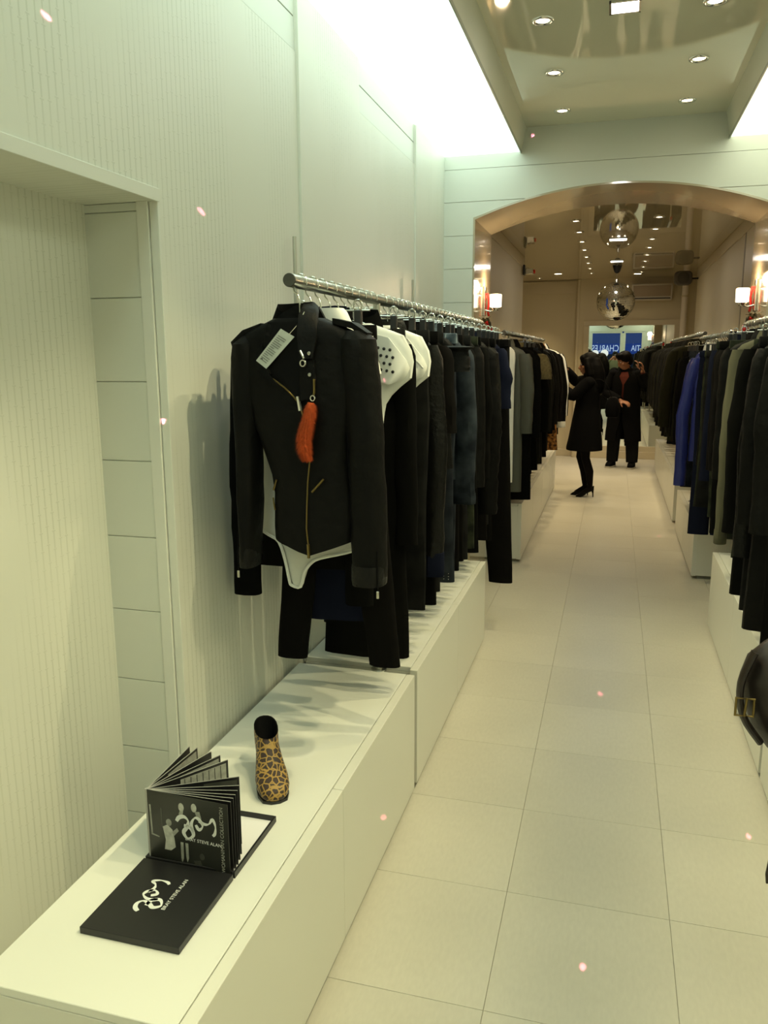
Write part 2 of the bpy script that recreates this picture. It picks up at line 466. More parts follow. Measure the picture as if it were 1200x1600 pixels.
# smooth frieze boards above the paper, in the bays between pilasters
for y0, y1 in ((A0, 2.885), (3.60, 4.655)):
    MB().box((XL-.014, y0, 2.704), (XL-.004, y1, 2.811), .001).build('frieze_board', BOARD, wl, smooth=False)
    MB().box((XL-.014, y0, 2.815), (XL-.004, y1, ZP+.01), .001).build('frieze_board', BOARD, wl, smooth=False)
for y0, y1 in ((2.885, 3.60), (4.655, YA+.01)):
    MB().box((XL-.012, y0, 0), (XL+.011, y1, ZP+.002), .0015).build('pilaster', PAPER, wl, smooth=False)
# alcove: frame strips and the boards of its far cheek
MB().box((XL-.002, A0-.03, AZ1-.002), (XL+.006, A1+.004, AZ1+.030), .001).build('alcove_head_strip', WHITE, wl, smooth=False)
MB().box((XL-.020, A1-.004, AZ0), (XL+.004, A1+.006, AZ1), .001).build('alcove_edge_strip', WHITE, wl, smooth=False)
MB().box((-1.190, A1-.010, AZ0), (XL-.0225, A1+.006, AZ1), .001).build('alcove_edge_strip', WHITE, wl, smooth=False)
zs = [AZ0, .31, .523, .735, .945, 1.158, 1.370, 1.583, 1.800, 2.013, AZ1]
for a, b in zip(zs[:-1], zs[1:]):
    MB().box((AX-.002, A1-.006, a+.0011), (-1.1905, A1+.006, b-.0011), .0008).build('alcove_board', BOARD, wl, smooth=False)

# ---- right wall, plain mirror image of the left one
mb = MB().box((XR, YF, 0), (XR+.3, 5.6, ZP+.3))
wr = struct(mb.build('wall_right', PAPER, smooth=False))
for y0, y1 in ((2.885, 3.60), (4.655, YA+.01)):
    MB().box((XR-.02, y0, 0), (XR+.01, y1, ZP+.002), .0015).build('pilaster', PAPER, wr, smooth=False)

# ---- front ceiling: raised gloss centre, two luminous side panels
cx0, cx1 = -0.604, 0.560
mb = MB().box((cx0-.03, YF, ZC), (cx1+.03, YA+.02, ZC+.05))
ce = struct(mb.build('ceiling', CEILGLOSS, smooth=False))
for nm, xa, xb in (('l', -0.632, cx0), ('r', 0.588, cx1)):
    mb = MB().prism([(xa, YF, ZP-.004), (xb, YF, ZC), (xa, YF, ZC+.02)], (0, YA-YF, 0))
    mb.build('cove_fascia', M('cove_paint', (0.62, 0.63, 0.53), 0.35), ce, smooth=False)
    s = -1 if nm == 'l' else 1
    MB().box((xa-.004*1, YF, ZP-.010), (xa+.004, YA, ZP+.004), .001).build('cove_lip', M('cove_lip_paint', (0.35, 0.37, 0.32), 0.4), ce, smooth=False)
for side, xa, xb, lab in (('l', XL+.002, -0.640, 'glowing white ceiling light panel along the left wall'), ('r', 0.596, XR-.002, 'glowing white ceiling light panel along the right wall')):
    t = thing('ceiling_light_panel', lab, 'ceiling light', ((xa+xb)/2, 1.0, ZP))
    ys = [YF+.01, -1.2, 0.48, 2.13, 3.78, YA-.002]
    for a, b in zip(ys[:-1], ys[1:]):
        MB((-(xa+xb)/2, -1.0, -ZP)).box((xa, a, ZP), (xb, b, ZP+.012)).build('diffuser', PANEL if side == 'l' else PANELR, t, smooth=False)
    MB((-(xa+xb)/2, -1.0, -ZP)).box((xa, YF+.01, ZP+.03), (xb, YA-.002, ZP+.20)).build('light_box', WHITE, t, smooth=False)

# ---- arch wall
ACX, AHW, AZS, AZT = -0.025, 0.893, 2.511, 2.680
rise = AZT-AZS; AR = (AHW*AHW + rise*rise)/(2*rise)
def archz(x):
    d = x-ACX
    return AZT - (AR - sqrt(max(0, AR*AR-d*d)))
xs = [ACX-AHW + 2*AHW*i/36 for i in range(37)]
mb = MB()
mb.box((-1.45, YA+.010, 0), (ACX-AHW-.012, YA2, 3.1)); mb.box((ACX+AHW+.012, YA+.010, 0), (1.45, YA2, 3.1))
for a, b in zip(xs[:-1], xs[1:]):
    za, zb = archz(a)+.012, archz(b)+.012
    mb.add([(a, YA+.010, za), (b, YA+.010, zb), (b, YA+.010, 3.1), (a, YA+.010, 3.1), (a, YA2, za), (b, YA2, zb), (b, YA2, 3.1), (a, YA2, 3.1)],
           [(0, 1, 2, 3), (4, 7, 6, 5), (0, 4, 5, 1)])
mb.box((ACX-AHW-.014, YA+.010, AZS+.01), (ACX-AHW+.001, YA2, 3.1)); mb.box((ACX+AHW-.001, YA+.010, AZS+.01), (ACX+AHW+.014, YA2, 3.1))
wa = struct(mb.build('wall_arch', BACKWALL, smooth=False))
# glossy lining of the opening
path = [(ACX-AHW, 0.0)] + [(ACX-AHW, AZS*k/4) for k in range(1, 4)] + [(x, archz(x)) for x in xs] + [(ACX+AHW, AZS*k/4) for k in (3, 2, 1)] + [(ACX+AHW, 0.0)]
outer = []
for i, (x, z) in enumerate(path):
    if i < 4: outer.append((x-.012, z))
    elif i >= len(path)-4: outer.append((x+.012, z))
    else: outer.append((x + (.012 if x > ACX+AHW-.001 else -.012 if x < ACX-AHW+.001 else 0), z+.012))
rings = [[(x, YA-.002, z), (x, YA2+.004, z), (X, YA2+.004, Z), (X, YA-.002, Z)] for (x, z), (X, Z) in zip(path, outer)]
MB().loft(rings).build('arch_lining', ARCHGLOSS, wa, smooth=True, ang=20)
# boards on the face of the arch wall, one above the other with fine joints
seams = [0.0, .31, .52, .73, .94, 1.15, 1.36, 1.57, 1.78, 1.99, 2.205, 2.413, 2.622, 2.822, 3.1]
G = .0012
def arch_board(z0, z1):
    z0 += G; z1 -= G
    out = []
    xl, xr = ACX-AHW-.006, ACX+AHW+.006
    if z1 <= AZS:
        return [[(XL-.06, z0), (xl, z0), (xl, z1), (XL-.06, z1)], [(xr, z0), (1.25, z0), (1.25, z1), (xr, z1)]]
    if z0 >= AZT:
        return [[(XL-.06, z0), (1.25, z0), (1.25, z1), (XL-.06, z1)]]
    # cut by the arch
    for sgn in (-1, 1):
        edge = XL-.06 if sgn < 0 else 1.25
        pts = [(ACX + sgn*AHW*(1-k/30), 0) for k in range(31)]
        curve = [(x, archz(x)+.004) for x, _ in pts]
        inside = [(x, z) for x, z in curve if z0 <= z <= z1]
        poly = [(edge, z1), (edge, z0)]
        if z0 < AZS: poly.append((ACX+sgn*(AHW+.006), z0))
        poly += inside
        if z1 < AZT and inside:
            poly.append((inside[-1][0], z1))
        elif inside:
            poly.append((ACX, z1))
        out.append(poly)
    return out
for z0, z1 in zip(seams[:-1], seams[1:]):
    for poly in arch_board(z0, z1):
        MB().prism([(x, YA, z) for x, z in poly], (0, .0095, 0)).build('wall_board', BOARD, wa, smooth=False)

# ---- back room shell
mb = MB().box((-1.95, YA2, ZB), (1.5, 13.9, ZB+.06))
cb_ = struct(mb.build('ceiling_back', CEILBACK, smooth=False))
BXL, BXR = -1.120, 1.050
wbl = struct(MB().box((-1.45, YA2, 0), (BXL, 10.18, ZB)).build('wall_back_left', BACKWALL, smooth=False))
MB().box((BXL-.01, YA2+.005, 2.678), (BXL+.012, 10.17, ZB-.001), .002).build('crown_board', BACKTRIM, wbl, smooth=False)
wbr = struct(MB().box((BXR, YA2, 0), (1.40, 12.30, ZB)).build('wall_back_right', BACKWALL, smooth=False))
MB().box((BXR-.012, YA2+.005, 2.678), (BXR+.01, 12.29, ZB-.001), .002).build('crown_board', BACKTRIM, wbr, smooth=False)
MB().box((BXR-.010, 7.85, .9), (BXR+.01, 7.90, 2.676), .002).build('panel_strip', M('dark_joint_strip', (0.30, 0.27, 0.2), 0.5), wbr, smooth=False)
MB().box((BXR-.012, YA2+.005, .9), (BXR+.01, 7.80, 2.676), .002).build('wall_panel', BACKTRIM, wbr, smooth=False)
mb = MB(); mb.box((-2.0, 10.18, 0), (-1.90, 13.75, ZB)); mb.box((1.30, 12.3, 0), (1.40, 13.75, ZB))
struct(mb.build('wall_recess', BACKWALL, smooth=False))
wb = struct(MB().box((-1.95, YB+.14, 0), (1.4, YB+.30, ZB)).build('wall_back', BACKWALL, smooth=False))
MB().box((-0.60, YB, 0), (1.3, YB+.15, ZB)).build('centre_pier', BACKWALL, wb, smooth=False)
MB().box((-0.615, YB-.012, 0), (-0.575, YB+.14, ZB), .004).build('corner_trim', BACKTRIM, wb, smooth=False)
MB().box((-1.9, YB+.125, 2.60), (-0.62, YB+.142, 2.79), .003).build('upper_board', BACKTRIM, wb, smooth=False)
struct(MB().box((-0.60, YB-.035, 0), (1.25, YB+.001, .115), .004).build('baseboard_back', BACKTRIM, smooth=False))
struct(MB().box((-1.9, YB+.115, 0), (-0.62, YB+.141, .115), .004).build('baseboard_recess', BACKTRIM, smooth=False))
# short wall that closes the front panels off from the back ceiling
struct(MB().box((-1.45, YA+.05, 3.1), (1.45, YA2+.05, 3.16)).build('ceiling_lintel', WHITE, smooth=False))

# ---- shop front behind the camera
mb = MB()
mb.box((-1.5, YF-.12, 2.42), (1.4, YF, 3.2)); mb.box((-1.5, YF-.12, 0), (-.86, YF, 2.42)); mb.box((1.0, YF-.12, 0), (1.4, YF, 2.42))
wf = struct(mb.build('wall_front', WHITE, smooth=False))
dr = struct(MB().box((-.86, YF-.10, 2.36), (.20, YF-.02, 2.42), .004).build('door_1', WHITE, smooth=False))
for a in ((-.86, -.80), (.14, .22)):
    MB().box((a[0], YF-.10, 0), (a[1], YF-.02, 2.36), .004).build('door_stile', WHITE, dr, smooth=False)
MB().box((-.80, YF-.10, 0), (.14, YF-.02, .12), .004).build('door_rail', WHITE, dr, smooth=False)
MB().box((-.80, YF-.065, .12), (.14, YF-.057, 2.36)).build('pane', GLASS, dr, smooth=False)
MB().tube([(.10, YF, .8), (.10, YF+.05, .85), (.10, YF+.05, 1.35), (.10, YF, 1.4)], .012, 8).build('door_handle', STEEL, dr)
wn = struct(MB().box((.26, YF-.10, 2.36), (1.0, YF-.02, 2.42), .004).build('window_1', WHITE, smooth=False))
for a in ((.22, .32), (.86, 1.0)):
    MB().box((a[0], YF-.10, 0), (a[1], YF-.02, 2.36), .004).build('window_frame', WHITE, wn, smooth=False)
MB().box((.32, YF-.10, 0), (.86, YF-.02, .35), .004).build('window_sill', WHITE, wn, smooth=False)
MB().box((.32, YF-.065, .35), (.86, YF-.057, 2.36)).build('pane', GLASS, wn, smooth=False)
# the street outside: pavement and the shop across with its blue sign
struct(MB().box((-9, -14, -.12), (9, YF-.12, -.01)).build('pavement', M('street_paving', (0.16, 0.16, 0.16), 0.8, var=0.2), smooth=False))
sf = thing('shop_front', 'facade across the street with a blue name sign, seen in the mirror', 'building', (0, -11.0, 0))
MB().box((-7, -.4, 0), (7, 0, 1.7)).build('wall', M('street_facade', (0.10, 0.12, 0.11), 0.7, var=0.3), sf, smooth=False)
sg = MB().box((-3.4, 0.0, 1.64), (2.6, .08, 2.10), .01).build('sign_board', emis('lit_blue_sign', (0.012, 0.035, 0.16), 1.0), sf, smooth=False)
SIGNW = emis('lit_white_letters', (0.55, 0.70, 0.85), 0.8)
def sign_text(txt, cx, size, sq=.70):
    me = text_mesh(txt, size, 0.01); me.materials.append(SIGNW)
    t = bpy.data.objects.new('sign_lettering', me); col.objects.link(t); t.parent = sg
    t.location = (cx, .095, 1.88); t.rotation_euler = (pi/2, 0, pi); t.scale = (sq, 1, 1)
sign_text('CHARLES', -0.44, 0.40)
sign_text('TIA', 0.85, 0.36)
for x, zz in ((-1.2, 1.62), (-.85, 1.66), (-.45, 1.68), (1.6, 1.5)):
    g = thing('globe_lamp', {-1.2: 'leftmost small round white street lamp in the mirror', -.85: 'second round white street lamp from the left in the mirror', -.45: 'third round white street lamp in the mirror, beside the photographer', 1.6: 'round white street lamp at the right of the mirror'}[x], 'lamp', (x, -9.8, 0), 'globe lamps across the street')
    MB().cyl((0, 0, 0), (0, 0, 1), .03, zz-.1, 10).build('post', BLACKPL, g)
    MB().ell((0, 0, zz), (.16, .16, .16), 16, 10).build('globe', emis('lit_globe', (0.95, 0.98, 0.85), 0.9), g)

# ------------------------------------------------------------------ downlights
def ordw(n):
    small = ['zeroth', 'first', 'second', 'third', 'fourth', 'fifth', 'sixth', 'seventh', 'eighth', 'ninth', 'tenth', 'eleventh', 'twelfth', 'thirteenth', 'fourteenth', 'fifteenth', 'sixteenth', 'seventeenth', 'eighteenth', 'nineteenth']
    if n < 20: return small[n]
    tens = {2: 'twent', 3: 'thirt', 4: 'fort', 5: 'fift'}[n//10]
    return tens+'ieth' if n % 10 == 0 else tens+'y-'+small[n % 10]
ring_me = MB().lathe((0, 0, 0), [(.030, .0), (.034, -.006), (.046, -.006), (.048, 0.0)], 24).mesh('trim_ring'); ring_me.materials.append(CHROME)
ring_me.polygons.foreach_set('use_smooth', [True]*len(ring_me.polygons))
bulb_me = MB().lathe((0, 0, 0), [(.0, -.001), (.020, -.002), (.029, -.0005), (.029, 0.004)], 20).mesh('bulb'); bulb_me.materials.append(BULB)
def downlight(x, y, z, power, c, lab, grp, big=1.0, blend=0.6, size=72, tilt=0.0):
    t = thing('recessed_downlight', lab, 'ceiling light', (x, y, z), grp)
    a = bpy.data.objects.new('trim_ring', ring_me); col.objects.link(a); a.parent = t; a.scale = (big, big, 1)
    b = bpy.data.objects.new('bulb', bulb_me); col.objects.link(b); b.parent = t; b.scale = (big, big, 1)
    l = bpy.data.lights.new('halogen_beam', 'SPOT'); l.energy = power; l.color = c; l.spot_size = radians(size); l.spot_blend = blend; l.shadow_soft_size = .012
    lo = bpy.data.objects.new('halogen_beam', l); col.objects.link(lo); lo.parent = t; lo.location = (0, 0, -.012); lo.rotation_euler = (0, radians(tilt), 0)
    return t
for x, nm in ((-0.365, 'left'), (0.320, 'right')):
    for k in range(11):
        y = 5.140 - 0.670*k
        downlight(x, y, ZC, SPOT_FRONT, SPOT_COL, f'small round downlight in the front ceiling, {ordw(k+1)} from the arch in the {nm} row', 'downlights in the front ceiling', tilt=-28 if x < 0 else 28, size=50, blend=.6)
for x, nm, n in ((-0.390, 'left', 8), (0.307, 'right', 8)):
    for k in range(n):
        downlight(x, 7.60 + .695*k, ZB, SPOT_BACK, SPOT_COL_BACK, f'small round downlight in the back ceiling, {ordw(k+1)} beyond the arch in the {nm} row', 'downlights in the back ceiling', size=90)
downlight(-0.86, 12.40, ZB, SPOT_BACK, (1, .9, .8), 'large bright round downlight left of the mirror ball', 'large downlights near the mirror', 2.0)
downlight(0.26, 12.75, ZB, SPOT_BACK, (1, .9, .8), 'large bright round downlight right of the mirror ball', 'large downlights near the mirror', 2.0)
downlight(-1.182, 13.03, ZB, SPOT_BACK*.6, SPOT_COL_BACK, 'small lone downlight over the recess at the back left', None)
for (x, y, z, s, lab) in ((-.029, 3.745, ZC, .107, 'square ceiling lamp in the middle of the front ceiling'), (-.027, 8.90, ZB, .165, 'square ceiling lamp in the back ceiling in front of the mirror ball'), (-.036, 10.95, ZB, .15, 'square ceiling lamp just before the mirror ball motor')):
    t = thing('square_ceiling_lamp', lab, 'ceiling light', (x, y, z))
    MB().box((-s/2, -s/2, -.004), (s/2, s/2, .004), .001).build('diffuser', SQLAMP, t, smooth=False)
    for q in range(4):
        f = MB().box((-s/2-.010, s/2, -.008), (s/2+.010, s/2+.010, .004), .001).build('frame_bar', CHROME, t, smooth=False)
        f.rotation_euler = (0, 0, q*pi/2)
    l = bpy.data.lights.new('lamp_light', 'AREA'); l.energy = 5; l.size = s*.9; l.color = (1, .94, .85)
    lo = bpy.data.objects.new('lamp_light', l); col.objects.link(lo); lo.parent = t; lo.location = (0, 0, -.02)

# ------------------------------------------------------------------ mirror on the back wall
t = thing('wall_mirror', 'tall framed mirror on the back wall reflecting the shop front', 'mirror', (.22, YB, .115))
MB((-.22, -YB, -.115)).box((-.415, YB-.012, .20), (.855, YB-.002, 2.085)).build('mirror_glass', MIRROR, t, smooth=False)
for a, b in (((-.50, 2.085), (.94, 2.165)), ((-.50, .115), (.94, .20))):
    MB((-.22, -YB, -.115)).box((a[0], YB-.030, a[1]), (b[0], YB-.001, b[1]), .004).build('frame_rail', BACKTRIM, t, smooth=False)
for a, b in ((-.50, -.415), (.855, .94)):
    MB((-.22, -YB, -.115)).box((a, YB-.030, .20), (b, YB-.001, 2.085), .004).build('frame_stile', BACKTRIM, t, smooth=False)

# ------------------------------------------------------------------ mirror ball
BX, BY, BZ, BR = -.030, 11.50, 2.340, .250
t = thing('mirror_ball', 'large silver mirror ball hanging below the back ceiling', 'disco ball', (BX, BY, BZ))
mb = MB(); nlat = 34
for i in range(nlat):
    t0 = pi*i/nlat; t1 = pi*(i+1)/nlat; tm = (t0+t1)/2
    n = max(4, int(2*nlat*sin(tm)))
    for j in range(n):
        a0 = 2*pi*j/n; a1 = 2*pi*(j+1)/n; g = .05*(a1-a0); h = .05*(t1-t0)
        # one flat facet per tile
        dv = Vector((random.gauss(0, .006), random.gauss(0, .006), random.gauss(0, .006)))
        q = []
        for tt, aa in ((t0+h, a0+g), (t0+h, a1-g), (t1-h, a1-g), (t1-h, a0+g)):
            nn = Vector((sin(tt)*cos(aa), sin(tt)*sin(aa), cos(tt)))
            q.append(nn*(BR*(1+dv.dot(nn))))
        mb.add(q, [(0, 3, 2, 1)])
fc = mb.build('facets', BALLMIR, t, smooth=False, fix=False); fc['kind'] = 'stuff'
MB().ell((0, 0, 0), (BR*.985,)*3, 32, 20).build('core', M('ball_core', (.25, .24, .22), .4, .8), t)
MB().lathe((0, 0, 0), [(.0, BR+.035), (.022, BR+.035), (.026, BR-.01), (0.0, BR-.01)], 16).build('hanging_cap', STEEL, t)
t2 = thing('ball_motor', 'black cone-shaped motor on the ceiling holding the mirror ball', 'motor', (BX, BY, ZB))
MB().lathe((0, 0, 0), [(0, -.001), (.060, -.001), (.060, -.012), (.034, -.085), (.012, -.10), (0, -.10)], 20).build('cover', BLACKPL, t2)
MB().cyl((0, 0, -.172), (0, 0, 1), .004, .08, 8).build('shaft', STEEL, t2)

# ------------------------------------------------------------------ sconces on the arch jambs
def sconce(side, lab):
    s = 1 if side == 'left' else -1
    xj = ACX - s*AHW
    t = thing('wall_sconce', lab, 'wall lamp', (xj, 5.86, 2.02))
    MB().box((0, -.035, -.10), (s*.014, .035, .10), .003).build('back_plate', CHROME, t, smooth=False)
    MB().tube([(s*.012, 0, -.06), (s*.05, 0, -.07), (s*.085, 0, -.06), (s*.085, 0, -.03)], .006, 8).build('arm', CHROME, t)
    MB().lathe((s*.085, 0, 0), [(.030, -.042), (.041, -.040), (.043, .044), (.034, .048)], 24, cap=True).build('shade', SHADE, t)
    MB().lathe((s*.085, 0, 0), [(.018, -.064), (.022, -.054), (.034, -.046)], 16, cap=True).build('glass_cup', CHROME, t)
    l = bpy.data.lights.new('sconce_light', 'POINT'); l.energy = 8.0; l.color = (1, .72, .42); l.shadow_soft_size = .05
    lo = bpy.data.objects.new('sconce_light', l); col.objects.link(lo); lo.parent = t; lo.location = (s*.085, 0, .10)
    g = thing('tinsel_garland', f'dark tinsel garland with red ribbon below the {side} arch lamp', 'garland', (xj, 5.86, 1.90))
    for k in range(3):
        pts = [(s*(.012+.03*sin(pi*q/8)+.01*k), -.08+.02*q, .0-.03*sin(pi*q/8)*(1+k*.6)-.012*k) for q in range(9)]
        MB().tube(pts, [.006+.004*((q*7+k) % 3) for q in range(9)], 6).build('strand', TINSEL if k < 2 else REDBALL, g)
    MB().tube([(s*.018, .045, .18), (s*.030, .05, .12), (s*.022, .045, .06), (s*.03, .05, .02)], .008, 6).build('ribbon', REDBALL, g)
    for k in range(14):
        a = random.uniform(-.07, .07); b = random.uniform(-.07, .01)
        MB().tube([(s*.02, a, b), (s*.045, a+random.uniform(-.03, .03), b+random.uniform(-.03, .03))], .0022, 5).build('tinsel_blade', TINSEL, g)
sconce('left', 'lit wall lamp with white shade on the left arch jamb')
sconce('right', 'lit wall lamp with white shade on the right arch jamb')

# ------------------------------------------------------------------ back room fittings
t = thing('air_conditioner', 'beige wall air conditioner behind the mirror ball', 'air conditioner', (.50, YB, 2.45))
MB().box((-.31, -.19, 0), (.29, 0, .245), .012).build('case', ACWHITE, t)
MB().box((-.28, -.197, .055), (.26, -.188, .215), .003).build('front_panel', ACDARK, t, smooth=False)
MB().box((-.28, -.196, .018), (.26, -.188, .034), .002).build('air_slot', BLACKPL, t, smooth=False)
MB().box((-.29, -.20, .040), (.27, -.186, .050), .002).build('louver', ACWHITE, t, smooth=False)
t = thing('loudspeaker', 'grey rounded loudspeaker mounted high at the right back corner', 'speaker', (.845, 12.05, 2.565))
mb = MB(); rings = []
for y, a, b in ((0, .105, .082), (.015, .118, .094), (.06, .120, .097), (.14, .100, .080), (.18, .07, .055)):
    rings.append([(a*math.copysign(abs(cos(2*pi*j/24))**.55, cos(2*pi*j/24)), y, .10+b*math.copysign(abs(sin(2*pi*j/24))**.55, sin(2*pi*j/24))) for j in range(24)])
mb.loft(rings).build('cabinet', GREYBOX, t)
MB().lathe((0, -.001, .10), [(0, .0), (.07, -.004), (.078, 0)], 24, 'y').build('grille', M('speaker_mesh', (.07, .06, .04), .9), t)
MB().tube([(.06, .12, .10), (.15, .14, .10), (.205, .14, .10)], .012, 8).build('bracket', BLACKPL, t)
t = thing('laser_projector', 'small laser projector with red light at the left bulkhead end', 'projector', (-1.108, 10.05, 2.60))
MB().box((0, -.02, -.02), (.02, .10, .10), .003).build('bracket', BLACKPL, t, smooth=False)
MB().box((.03, -.02, -.01), (.12, .11, .055), .006).build('case', CHROME, t)
MB().tube([(.02, .04, .05), (.05, .04, .075), (.08, .04, .055)], .006, 6).build('yoke', CHROME, t)
MB().lathe((.12, .03, .02), [(.0, .0), (.022, .0), (.026, .014), (.020, .018)], 16, 'x').build('lens_ring', REDBALL, t)
MB().lathe((.121, .03, .02), [(.0, .010), (.014, .008), (.016, .0)], 14, 'x').build('lens', REDLED, t)
t = thing('wall_pipe', 'beige vertical pipe at the right back corner below the loudspeaker', 'pipe', (.97, 13.28, 0))
MB().cyl((0, 0, 0), (0, 0, 1), .045, 2.80, 20).build('pipe', M('pipe_paint', (.80, .72, .60), .35), t)
for z in (.5, 1.6, 2.5):
    MB().lathe((0, 0, z), [(.046, -.015), (.050, -.012), (.050, .012), (.046, .015)], 20).build('pipe_clip', BACKTRIM, t)

# ------------------------------------------------------------------ cabinets
def cabinet(y0, y1, side, lab, nd=2, h=.482, near_gap=0.0, grp=None, plates=0.030):
    """low white display cabinet; side -1 left / 1 right"""
    xf = -.660 if side < 0 else .622
    xb = -1.140 if side < 0 else 1.068
    if y0 > 6: xb = BXL+.006 if side < 0 else BXR-.006
    if side < 0 and y0 < 6: xb = -1.120
    d = 1 if side < 0 else -1
    t = thing('display_cabinet', lab, 'cabinet', ((xf+xb)/2, (y0+y1)/2, 0), grp)
    of = (-(xf+xb)/2, -(y0+y1)/2, 0)
    MB(of).box((xb, y0+near_gap, .026), (xf-d*plates, y1, h-.020), .0015).build('body', CAB, t, smooth=False)
    MB(of).box((xb, y0+near_gap, h-.019), (xf-d*(plates+.0025), y1, h), .0012).build('top', CABTOP, t, smooth=False)
    MB(of).box((xb, y0+near_gap+.02, 0), (xf-d*.045, y1-.02, .027)).build('plinth', CABEDGE, t, smooth=False)
    n = nd
    ys = [y0 + (y1-y0)*k/n for k in range(n+1)]
    for a, b in zip(ys[:-1], ys[1:]):
        MB(of).box((xf-d*plates, a+.0012, .022), (xf, b-.0012, h), .0012).build('door', CAB, t, smooth=False)
    return t
cabinet(1.068, 2.735, -1, 'low white cabinet holding the open book box and the leopard boot', 2)
cabinet(2.775, 4.465, -1, 'low white cabinet under the front left clothes rail, behind the boot cabinet', 2, near_gap=.03)
cabinet(6.350, 8.30, -1, 'low white cabinet beyond the arch on the left, nearer of the two', 2)
cabinet(8.305, 10.25, -1, 'low white cabinet beyond the arch on the left, by the woman', 2)
cabinet(3.205, 5.06, 1, 'low white cabinet under the front right clothes rail', 2, h=.475)
cabinet(2.50, 3.165, 1, 'low white cabinet at the right edge beside the dark handbag', 1, h=.475)
cabinet(6.190, 7.90, 1, 'low white cabinet just beyond the arch on the right, pale end showing', 2, h=.395)
cabinet(8.285, 10.2, 1, 'low white cabinet farther along the right wall, under the dark coats', 2, h=.44)
cabinet(10.205, 12.2, 1, 'farthest low white cabinet on the right, towards the mirror', 2, h=.44)

# ------------------------------------------------------------------ clothes rails
RZ, RR = 1.838, .0175
def rail(x, y0, y1, lab, posts=(), z=RZ, wallx=None, foot=.482, red=False, short=False):
    t = thing('clothes_rail', lab, 'clothes rail', (x, (y0+y1)/2, foot))
    of = (-x, -(y0+y1)/2, -foot)
    MB(of).cyl((x, y0, z), (0, 1, 0), RR, y1-y0, 24).build('rod', STEEL, t)
    for ye, s in ((y0, -1), (y1, 1)):
        MB(of).lathe((x, ye, z), [(0, s*.003), (RR-.001, s*.003), (RR, 0)], 20, 'y').build('end_cap', DARKCAP, t)
    for yp in posts:
        MB(of).cyl((x, yp, foot), (0, 0, 1), .0125, z-foot, 16).build('post', STEEL, t)
        MB(of).lathe((x, yp, foot), [(.0, .004), (.03, .004), (.032, 0)], 20).build('foot_plate', STEEL, t)
        if wallx is not None:
            s = -1 if wallx < x else 1
            MB(of).cyl((wallx-s*.010, yp, foot), (0, 0, 1), .007, 2.06-foot, 10).build('wall_post', STEEL, t)
            MB(of).tube([(x, yp, z-.03), (wallx-s*.010, yp, z-.03)], .007, 10).build('cross_arm', STEEL, t)
    return t
LX, RX = -.805, .765
rail(LX, 1.967, 5.056, 'long steel clothes rail at the front left with the biker jacket at its end', (2.757, 4.508), wallx=-1.115)
rail(LX, 6.116, 9.62, 'steel clothes rail beyond the arch on the left, near the woman', (6.45, 9.42), z=1.808)
rail(RX, 2.62, 5.47, 'steel clothes rail at the front right edge with a red ornament', (3.30, 4.93), z=1.822, foot=.475)
rail(.700, 5.58, 7.45, 'short hidden clothes rail under the jeans waistbands on the right', (6.42, 7.30), z=1.772, foot=.395)
rail(RX, 7.85, 12.35, 'steel clothes rail beyond the arch on the right, with bare near end', (8.305, 12.1), z=1.826, foot=.44)

def hanger(x, y, zr, kind, lab, half=.19, rz=0.0, drop=.085):
    t = thing('coat_hanger', lab, 'hanger', (x, y, zr), 'hangers on the rails', rz)
    r0 = RR+.0035
    pts = [(r0*cos(a), 0, r0*sin(a)) for a in [radians(q) for q in range(-20, 201, 22)]]
    pts += [(-.016, 0, -.022), (-.004, 0, -.034), (0, 0, -.05), (0, 0, -drop+.01)]
    MB().tube(pts, .0022, 6).build('hook', CHROME, t)
    if kind == 'clip':
        MB().tube([(-half, 0, -drop+.01), (half, 0, -drop+.01)], .003, 6).build('bar', CHROME, t)
        for s in (-1, 1):
            xx = s*(half-.035)
            c = MB().box((xx-.011, -.009, -drop-.034), (xx+.011, .009, -drop+.012), .003).build('clip', BLACKPL, t, smooth=False)
            MB().tube([(xx+.013*cos(a), -.004, -drop+.024+.016*sin(a)) for a in [2*pi*k/10 for k in range(10)]], .0032, 6, closed=True).build('clip_loop', CHROME, c)
    else:
        pts = [(-half, 0, -drop-.050), (-half*.6, 0, -drop-.026), (-.03, 0, -drop), (0, 0, -drop+.012), (.03, 0, -drop), (half*.6, 0, -drop-.026), (half, 0, -drop-.050)]
        MB().tube(pts, .0026, 6).build('shoulder_wire', CHROME, t)
        MB().tube([(-half, 0, -drop-.050), (half, 0, -drop-.050)], .0020, 6).build('bar', CHROME, t)
    return t

# ------------------------------------------------------------------ garments
def sring(cx, cy, z, a, b, n=24, p=2.6, seed=0.0, amp=0.0, fr=14.0, skew=0.0):
    out = []
    for j in range(n):
        t = 2*pi*j/n; c, s = cos(t), sin(t)
        x = cx + a*math.copysign(abs(c)**(2/p), c); y = cy + b*math.copysign(abs(s)**(2/p), s)
        if amp:
            nz = noise.noise(Vector((x*fr+seed, y*fr*.5, z*fr*.45+seed*1.7)))
            nz2 = noise.noise(Vector((x*fr*2.6+seed*3, 1.3, z*fr*.25)))
            y += amp*(nz+.5*nz2); x += amp*.4*noise.noise(Vector((seed, z*fr*.6, y*4)))
        out.append((x, y, z + skew*(x-cx)))
    return out
GN = [0]
def base_thing(name, lab, cat, x, y, zb, grp, rz):
    GN[0] += 1
    return thing(name, lab, cat, (x, y, zb), grp, rz)

